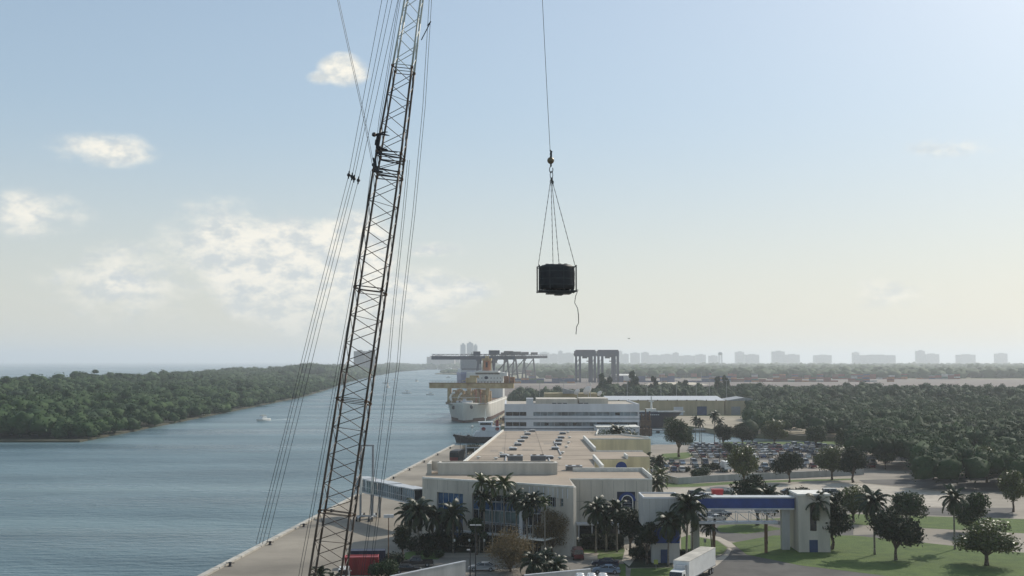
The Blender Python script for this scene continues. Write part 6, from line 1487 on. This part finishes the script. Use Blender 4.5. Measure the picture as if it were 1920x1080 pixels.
tree(1213, 1058, 6.8, 2.7, 'dark tree pressed against the stair tower corner', n=5000, m='leafd', lsz=.2, seed=10, nlobes=8, low=.4, hollow=.4)
def bush(px, pyb, h, rad, label, n=1500, m='leaf', lsz=.16, seed=1, z=0, name='bush', grp=None):
    p = G(px, pyb, 0); rs = np.random.RandomState(seed+50); lobes = [((rad*.5*rs.normal()*.8, rad*.35*rs.normal(), h*(.4+.25*rs.random())), h*(.36+.14*rs.random())) for _ in range(7)]
    V = leafcloud(rs, lobes, n, lsz, .4, .95); V[:, :, 2] = np.maximum(V[:, :, 2], .02)
    single(name, quads_mesh(name, V, m), None, label, 'bush', (p[0], p[1], z), 0, grp)
bush(1311, 899, 3.6, 2.8, 'big olive bush inside the curved grey wall', 4200, 'leaf', .2, 1)
bush(1324, 884, 2.6, 1.4, 'dark upright bush before the near parking strip', 1800, 'leafd', .2, 2); bush(1336, 884, 3.0, 1.6, 'dark upright bush right of its smaller twin by the parking strip', 2000, 'leafd', .2, 3)
bush(1290, 885, 1.9, 1.1, 'small dark bush among the cars of the parking strip', 900, 'leafd', .18, 4)
bush(1140, 880, 14.5, 3.4, 'yellow green bush by the white annex', 3000, 'palmy', .25, 5); bush(1126, 880, 13, 3.0, 'dark bush at the left of the planting by the annex', 2000, 'leaf', .25, 6); bush(1172, 880, 14.0, 2.6, 'dark bush between the two annex palms', 2600, 'leafd', .25, 26)
bush(886, 852, 4.2, 2.4, 'round dark bush on the quay left of the tan roof', 2600, 'leafd', .2, 7)
bush(712, 1082, 2.4, 1.6, 'dark green bush right of the red container', 2600, 'leaf', .16, 8); bush(731, 1081, 3.0, 1.7, 'taller bush between red container and round tree', 3000, 'leaf', .16, 9); bush(735, 1062, 2.6, 1.6, 'low bush at the foot of the floodlight mast', 2000, 'leafd', .15, 10)
bush(800, 1046, 1.4, 1.6, 'low clipped shrub on the small lawn behind the pickup', 1400, 'leafd', .12, 11); bush(826, 1046, 1.5, 1.3, 'low shrub at the right end of the small lawn', 1200, 'leaf', .12, 12)
bush(1215, 1046, 1.6, 2.0, 'low dark shrub in front of the stair tower wall', 1600, 'leafd', .13, 13); bush(1284, 1045, 1.6, 1.0, 'low dark shrub at the foot of the white column', 1000, 'leafd', .13, 14)
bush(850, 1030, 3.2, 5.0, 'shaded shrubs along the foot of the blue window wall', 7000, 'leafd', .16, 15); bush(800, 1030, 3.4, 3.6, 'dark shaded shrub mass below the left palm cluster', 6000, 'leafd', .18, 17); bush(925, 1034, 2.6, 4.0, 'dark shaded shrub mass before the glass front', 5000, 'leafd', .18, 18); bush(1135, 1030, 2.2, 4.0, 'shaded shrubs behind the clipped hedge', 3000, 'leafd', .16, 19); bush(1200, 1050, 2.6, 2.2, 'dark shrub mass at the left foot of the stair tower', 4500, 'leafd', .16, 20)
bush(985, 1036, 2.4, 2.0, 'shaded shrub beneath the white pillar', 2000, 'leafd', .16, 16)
# clipped hedge
h0 = G(1091, 1028, 0); h1 = G(1170, 1030, 0); hv_ = []
n = 9000; rs = RS; L_ = h1[0]-h0[0]
P = np.stack([rs.uniform(0, L_, n), rs.uniform(-1.5, 1.5, n), rs.uniform(.05, 2.5, n)], 1); f_ = rs.randint(0, 3, n); P[f_ == 0, 2] = 2.5+rs.normal(size=(f_ == 0).sum())*.05; P[f_ == 1, 1] = -1.5+rs.normal(size=(f_ == 1).sum())*.06
t = rs.normal(size=(n, 3)); t /= np.linalg.norm(t, axis=1)[:, None]; b = np.cross(t, rs.normal(size=(n, 3))); b /= np.linalg.norm(b, axis=1)[:, None]
V = np.stack([P-t*.12, P+b*.08, P+t*.12, P-b*.08], 1)
ht_ = thing('clipped_hedge', 'long clipped dark hedge between the palms and the dark blue sedan', 'hedge', (h0[0], h0[1], .0))
part('foliage', quads_mesh('foliage', V, 'leafd'), None, ht_); a = MB(); [a.tube((x, 0, 0), (x, 0, 1.2), .08) for x in np.arange(.6, L_, 1.1)]; a.box(.1, L_-.1, -1.3, 1.3, .9, 2.3); part('stems', a, 'leafd', ht_)
# trees along the port road (middle distance) as individuals
tl = random.Random(21)
spots = [(1392, 838), (1452, 836), (1530, 842), (1588, 850), (1395, 912), (1600, 905)]
ts = [tree(px, py, tl.uniform(8, 11), tl.uniform(4.5, 6.5), 'spreading tree right of the car park, %s counted rightwards' % ORD[i], n=5200, lsz=.34, seed=30+i, nlobes=11, low=tl.uniform(.25, .4), m=tl.choice(['leaf', 'leafd', 'palmy']), group='trees at the far right') for i, (px, py) in enumerate(spots)]
es = [(1480, 905), (1560, 900), (1660, 880), (1750, 900), (1850, 905), (1420, 985), (1510, 975), (1600, 980), (1700, 990), (1820, 1000), (1900, 960), (1560, 1030), (1680, 1050), (1850, 1060)]
for i, (px, py) in enumerate(es):
    p = G(px, py, 0); dup(ts[i % 6], (p[0], p[1], 0), tl.uniform(0, 6), 'tree on the far right verge, %s of that planting' % ORD[i], 'trees at the far right', sc=(tl.uniform(.7, 1.1), tl.uniform(.7, 1.1), tl.uniform(.6, 1.0)))
# dark casuarina trees rising above the wood behind the portal cranes' feet
for i, (px, hh) in enumerate([(1128, 22), (1142, 19), (1186, 24), (1192, 20), (1225, 22), (1285, 18), (1345, 22), (1360, 20)]):
    Y = 1020+30*(i % 3); X = PY(px, 700, Y)[0]
    tree(0, 0, hh, 5.5, 'tall dark pine rising above the green wood, %s from left' % ORD[i], n=2400, m='leafp', lsz=.8, seed=60+i, nlobes=9, low=.15, flat=1.2, name='pine_tree', X=X, Yv=Y, group='tall pines above the wood')

# woods: thousands of crowns as one mass (stuff)
def ico():
    me = bpy.data.meshes.new('tmp'); import bmesh; bm = bmesh.new(); bmesh.ops.create_icosphere(bm, subdivisions=2, radius=1); v = np.array([x.co[:] for x in bm.verts]); f = np.array([[q.index for q in fc.verts] for fc in bm.faces]); bm.free(); return v, f
IV, IF = ico()
def wood(name, label_pts, m, seed, leafn=0, lsz=1.2):
    rs = np.random.RandomState(seed); P = np.array(label_pts); n = len(P); nv = len(IV)
    k = .88+rs.normal(size=(n, nv))*.2; V = IV[None]*k[:, :, None]; V[:, :, 2] = np.maximum(V[:, :, 2], -.6)
    V = V*P[:, None, 3:4]; V[:, :, 2] *= P[:, 4:5]; V += P[:, None, :3]
    Fc = (IF[None]+np.arange(n)[:, None, None]*nv).reshape(-1, 3); me = bpy.data.meshes.new(name)
    me.vertices.add(n*nv); me.vertices.foreach_set('co', V.reshape(-1).astype(np.float32)); me.loops.add(len(Fc)*3); me.loops.foreach_set('vertex_index', Fc.reshape(-1).astype(np.int32))
    me.polygons.add(len(Fc)); me.polygons.foreach_set('loop_start', np.arange(0, len(Fc)*3, 3, dtype=np.int32)); me.polygons.foreach_set('loop_total', np.full(len(Fc), 3, dtype=np.int32)); me.materials.append(M[m]); me.update(calc_edges=True)
    o = bpy.data.objects.new(name, me); COL.objects.link(o); o['kind'] = 'stuff'
    if leafn:
        idx = rs.randint(0, n, leafn); d = rs.normal(size=(leafn, 3)); d[:, 2] = abs(d[:, 2])*rs.choice([1, 1, -.35], leafn); d /= np.linalg.norm(d, axis=1)[:, None]
        pp_ = P[idx, :3]+d*P[idx, 3:4]*np.stack([np.ones(leafn), np.ones(leafn), P[idx, 4]], 1)*(.93+.3*rs.random((leafn, 1))); t = rs.normal(size=(leafn, 3)); t /= np.linalg.norm(t, axis=1)[:, None]; b = np.cross(t, d); b /= np.linalg.norm(b, axis=1)[:, None]+1e-6
        V = np.stack([pp_-t*lsz*.6, pp_+b*lsz*.4, pp_+t*lsz*.6, pp_-b*lsz*.4], 1); o2 = bpy.data.objects.new(name+'_leaves', quads_mesh(name+'_leaves', V, m)); COL.objects.link(o2); o2['kind'] = 'stuff'; o2.parent = o
    return o
def bankx(Y):
    pts = [(560, -205), (1210, -222), (1303, -227), (1568, -247), (1802, -268), (2353, -314), (3137, -362), (4235, -408), (4980, -392), (7749, -400)]
    return float(np.interp(Y, [p[0] for p in pts], [p[1] for p in pts]))
pts = []; rs = random.Random(4)
for _ in range(5200):
    Y = 575+(rs.random()**1.7)*6500; off = (rs.random()**1.35)*260; xb = bankx(Y)
    if Y < 900: off = min(off, 100)
    r = rs.uniform(3.2, 6.5)*(1+Y/5200); h = 4+off*.045+rs.uniform(-1, 2)+9*max(0, mnoise.noise(Vector((Y*.0022, off*.01, 3.1))))*min(1, off/70)
    if off < 18: r *= .7; h = 2+rs.random()*3
    if rs.random() < .03: h += 5; r *= .6
    pts.append((xb+.5-off*1.03+rs.uniform(-2.5, 2), Y, h-r*.3, r, .8))
wood('mangrove_wood', pts, 'leafm', 1, 260000, 1.5)
# far trees behind: island interior tall pines seen as the bumpy ridge at left
pts = []
for _ in range(900):
    Y = rs.uniform(2300, 3600); X = bankx(Y)-rs.uniform(60, 225); r = rs.uniform(7, 13); z = 13+10*max(0, 1-abs(X/Y+.172)/.03)+rs.uniform(-2, 1.5); pts.append((X, Y, z-r*.5, r, 1.0))
wood('pine_wood', pts, 'leafm', 2, 40000, 2.6)
# green belt behind the pier
pts = []
for _ in range(2600):
    Y = rs.uniform(890, 1110); X = rs.uniform(0, 620)
    if X < 22 and Y < 990: continue
    px = 960+F*X/Y
    hh = 6.5 if px < 1110 else 10.5; hh += 3.2*mnoise.noise(Vector((X*.03, Y*.02, 1))); r = rs.uniform(2.6, 5.2)
    if rs.random() < .12: hh += 3
    pts.append((X, Y, hh-r*.6, r, 1.0))
wood('roadside_wood', pts, 'leafp', 3, 200000, 1.0)
# thick wood right of the slip and car park
pts = []
for _ in range(3400):
    Y = rs.uniform(330, 880); X = rs.uniform(.2, .56)*Y
    px = 960+F*X/Y
    if Y < 535 and px < 1585+60*mnoise.noise(Vector((Y*.02, 0, 5))): continue
    if 535 <= Y < 800 and (px < 1392+30*mnoise.noise(Vector((Y*.02, 3, 5))) ): continue
    if Y < 390 and px < 1720: continue
    hh = 8.5+4*mnoise.noise(Vector((X*.03, Y*.03, 2))); r = rs.uniform(1.8, 4.6); pts.append((X, Y, hh-r*.6, r, 1.0))
wood('parkside_wood', pts, 'leafp', 9, 330000, .75)
# broad far wood to the horizon
pts = []
for _ in range(5200):
    Y = 2450+(rs.random()**1.25)*5200; X = rs.uniform(-90 if Y > 3400 else 60, .52*Y); r = rs.uniform(9, 17)*(.8+Y/6500); pts.append((X, Y, 9+rs.uniform(-2, 5)-r*.4+6*mnoise.noise(Vector((X*.003, Y*.003, 0))), r, .75))
wood('inland_wood', pts, 'leafm', 4, 0)
pts = [(-190+rs.uniform(-22, 34), rs.uniform(3480, 3860), 2+rs.random()*3, rs.uniform(5, 9), .7) for _ in range(140)]
wood('spit_wood', pts, 'leafm', 5, 0)
pts = [(rs.uniform(-400, -90), rs.uniform(5200, 7600), 6+rs.random()*7, rs.uniform(9, 20), .8) for _ in range(500)]
wood('north_bank_wood', pts, 'leafm', 6, 0)

# ------------------------------------------------------------------ far buildings
def block(px0, px1, pyt, Y, m, lab, grp=None, nm='high_rise_building', dpt=None, cap=True, cat='building'):
    x0 = PY(px0, 700, Y)[0]; x1 = PY(px1, 700, Y)[0]; zt = PY(960, pyt, Y)[2]; w = x1-x0; t = thing(nm, lab, cat, ((x0+x1)/2, Y, 0), 0, grp)
    a = MB(); d = dpt or w*.7; a.box(-w/2, w/2, 0, d, 0, zt); part('wall', a, m, t)
    if cap: a = MB(); a.box(-w*.2, w*.22, d*.2, d*.6, zt+.01, zt+max(3, zt*.06)); a.box(-w/2-.3, w/2+.3, -.3, d+.3, zt-.8, zt+.009); part('roof', a, m, t)
    return t
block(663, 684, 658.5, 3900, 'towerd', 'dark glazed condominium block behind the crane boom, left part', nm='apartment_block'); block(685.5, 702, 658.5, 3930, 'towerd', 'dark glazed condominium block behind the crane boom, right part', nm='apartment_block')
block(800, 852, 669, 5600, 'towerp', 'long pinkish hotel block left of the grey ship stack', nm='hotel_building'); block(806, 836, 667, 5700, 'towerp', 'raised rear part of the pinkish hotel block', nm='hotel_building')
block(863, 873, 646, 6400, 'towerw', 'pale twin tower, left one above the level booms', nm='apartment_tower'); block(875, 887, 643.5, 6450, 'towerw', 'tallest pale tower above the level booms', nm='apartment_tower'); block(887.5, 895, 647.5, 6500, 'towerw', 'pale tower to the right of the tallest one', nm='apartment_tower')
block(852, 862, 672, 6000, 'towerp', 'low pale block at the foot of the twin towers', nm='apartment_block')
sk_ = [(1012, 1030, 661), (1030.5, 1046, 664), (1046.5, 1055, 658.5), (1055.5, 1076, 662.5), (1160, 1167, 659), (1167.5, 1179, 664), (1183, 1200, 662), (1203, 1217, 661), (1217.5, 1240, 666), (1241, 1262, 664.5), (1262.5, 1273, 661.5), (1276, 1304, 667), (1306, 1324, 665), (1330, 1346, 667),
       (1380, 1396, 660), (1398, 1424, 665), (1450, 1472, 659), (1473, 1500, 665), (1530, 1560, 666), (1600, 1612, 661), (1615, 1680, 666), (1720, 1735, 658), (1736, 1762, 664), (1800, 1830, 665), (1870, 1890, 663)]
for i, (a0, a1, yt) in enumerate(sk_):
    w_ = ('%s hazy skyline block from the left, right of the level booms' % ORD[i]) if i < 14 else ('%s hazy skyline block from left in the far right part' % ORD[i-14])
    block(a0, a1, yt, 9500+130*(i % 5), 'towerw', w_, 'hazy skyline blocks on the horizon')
# water tank tower at the right on the horizon
p = PY(1351, 700, 5200); t = thing('water_tower', 'squat water tower on legs on the horizon at the right', 'water tower', (p[0], 5200, 0)); zt = PY(960, 660, 5200)[2]
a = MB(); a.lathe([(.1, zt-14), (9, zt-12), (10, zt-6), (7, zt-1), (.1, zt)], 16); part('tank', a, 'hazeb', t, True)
for k in range(6): a = MB(); an = k*math.pi/3; a.tube((9*math.cos(an), 9*math.sin(an), 0), (8*math.cos(an), 8*math.sin(an), zt-11), .9); part('leg', a, 'hazeb', t)
# white arched footbridge / boat sheds at the channel head
for i, px in enumerate((862, 872)):
    pass
def arch(px, Y, r, lab):
    p = PY(px, 700, Y); a = MB(); n = 12; o = [(r*math.cos(math.pi*k/n), r*.62*math.sin(math.pi*k/n)) for k in range(n+1)]; a.side(o, 0, 30); single('domed_boat_shed', a, 'trim', lab, 'shed', (p[0], Y, -1), 0)
arch(823, 5400, 17, 'left white domed boat shed at the head of the channel'); arch(841, 5400, 15, 'right white domed boat shed at the head of the channel')
# light poles in the far yard
lp_ = MB(); lp_.tube((0, 0, 0), (0, 0, 22), .22, .12); lp_.box(-1.2, 1.2, -.2, .2, 21.6, 22); lpm = lp_.mesh('yard_light_pole', 'grey')
for i, (px, Y) in enumerate([(1012, 760), (1057, 900), (1176, 840), (1213, 850), (1239, 845), (1268, 870), (1305, 850), (1330, 880), (1362, 860), (1285, 1400), (1100, 1500), (1240, 1600), (1315, 1500)]):
    single('yard_light_pole', lpm, None, 'thin grey yard light pole before the wood, %s of the scattered poles' % ORD[i], 'light pole', (PY(px, 700, Y)[0], Y, -.004), 0, 'thin light poles of the port yard', ) 
# stacked odds and ends on the pier by the white ship
rs = random.Random(8); pm = {}
for i in range(9):
    Y = 660+i*9; X = -13.6+(Y-650)*.0745+rs.uniform(1.5, 6)+2; t = thing('pier_equipment', 'rusty equipment heap on the pier beside the white ship, %s from the near end' % ORD[i], 'equipment', (X, Y, .005), 0, 'equipment along the pier')
    a = MB()
    for k in range(6): x = rs.uniform(-2, 2); y = rs.uniform(-2, 2); a.box(x-.9, x+.9, y-.7, y+.7, 0, rs.uniform(.8, 2.6)) if k % 2 else a.tube((x, y, 0), (x+rs.uniform(-1.5, 1.5), y, rs.uniform(2, 4)), .2)
    part('load', a, rs.choice(['rust', 'dark', 'grey', 'tan']), t)
p = G(935, 806, 0)
# boats' wharf block : dark low pontoon beside the office
p = G(936, 800.5, -1); a = MB(); a.box(-5, 5, -4, 4, 0, 2.4); single('dark_pontoon', a, 'navy', 'dark low pontoon between the tug and the white office block', 'pontoon', (p[0], p[1], -2.4))

# ------------------------------------------------------------------ air
a = MB(); a.box(-60000, 60000, -400, 61500, -7.2, 230)
hz = bpy.data.materials.new('haze_air'); hz.use_nodes = True; N = hz.node_tree.nodes; N.clear(); o_ = N.new('ShaderNodeOutputMaterial'); v_ = N.new('ShaderNodeVolumePrincipled')
v_.inputs['Color'].default_value = (.90, .945, .99, 1); v_.inputs['Density'].default_value = HAZE; v_.inputs['Anisotropy'].default_value = .3
hz.node_tree.links.new(v_.outputs[0], o_.inputs['Volume'])
o = bpy.data.objects.new('haze', a.mesh('haze', [hz])); COL.objects.link(o); o['kind'] = 'stuff'; o.display_type = 'WIRE'
SC.view_layers[0].update()
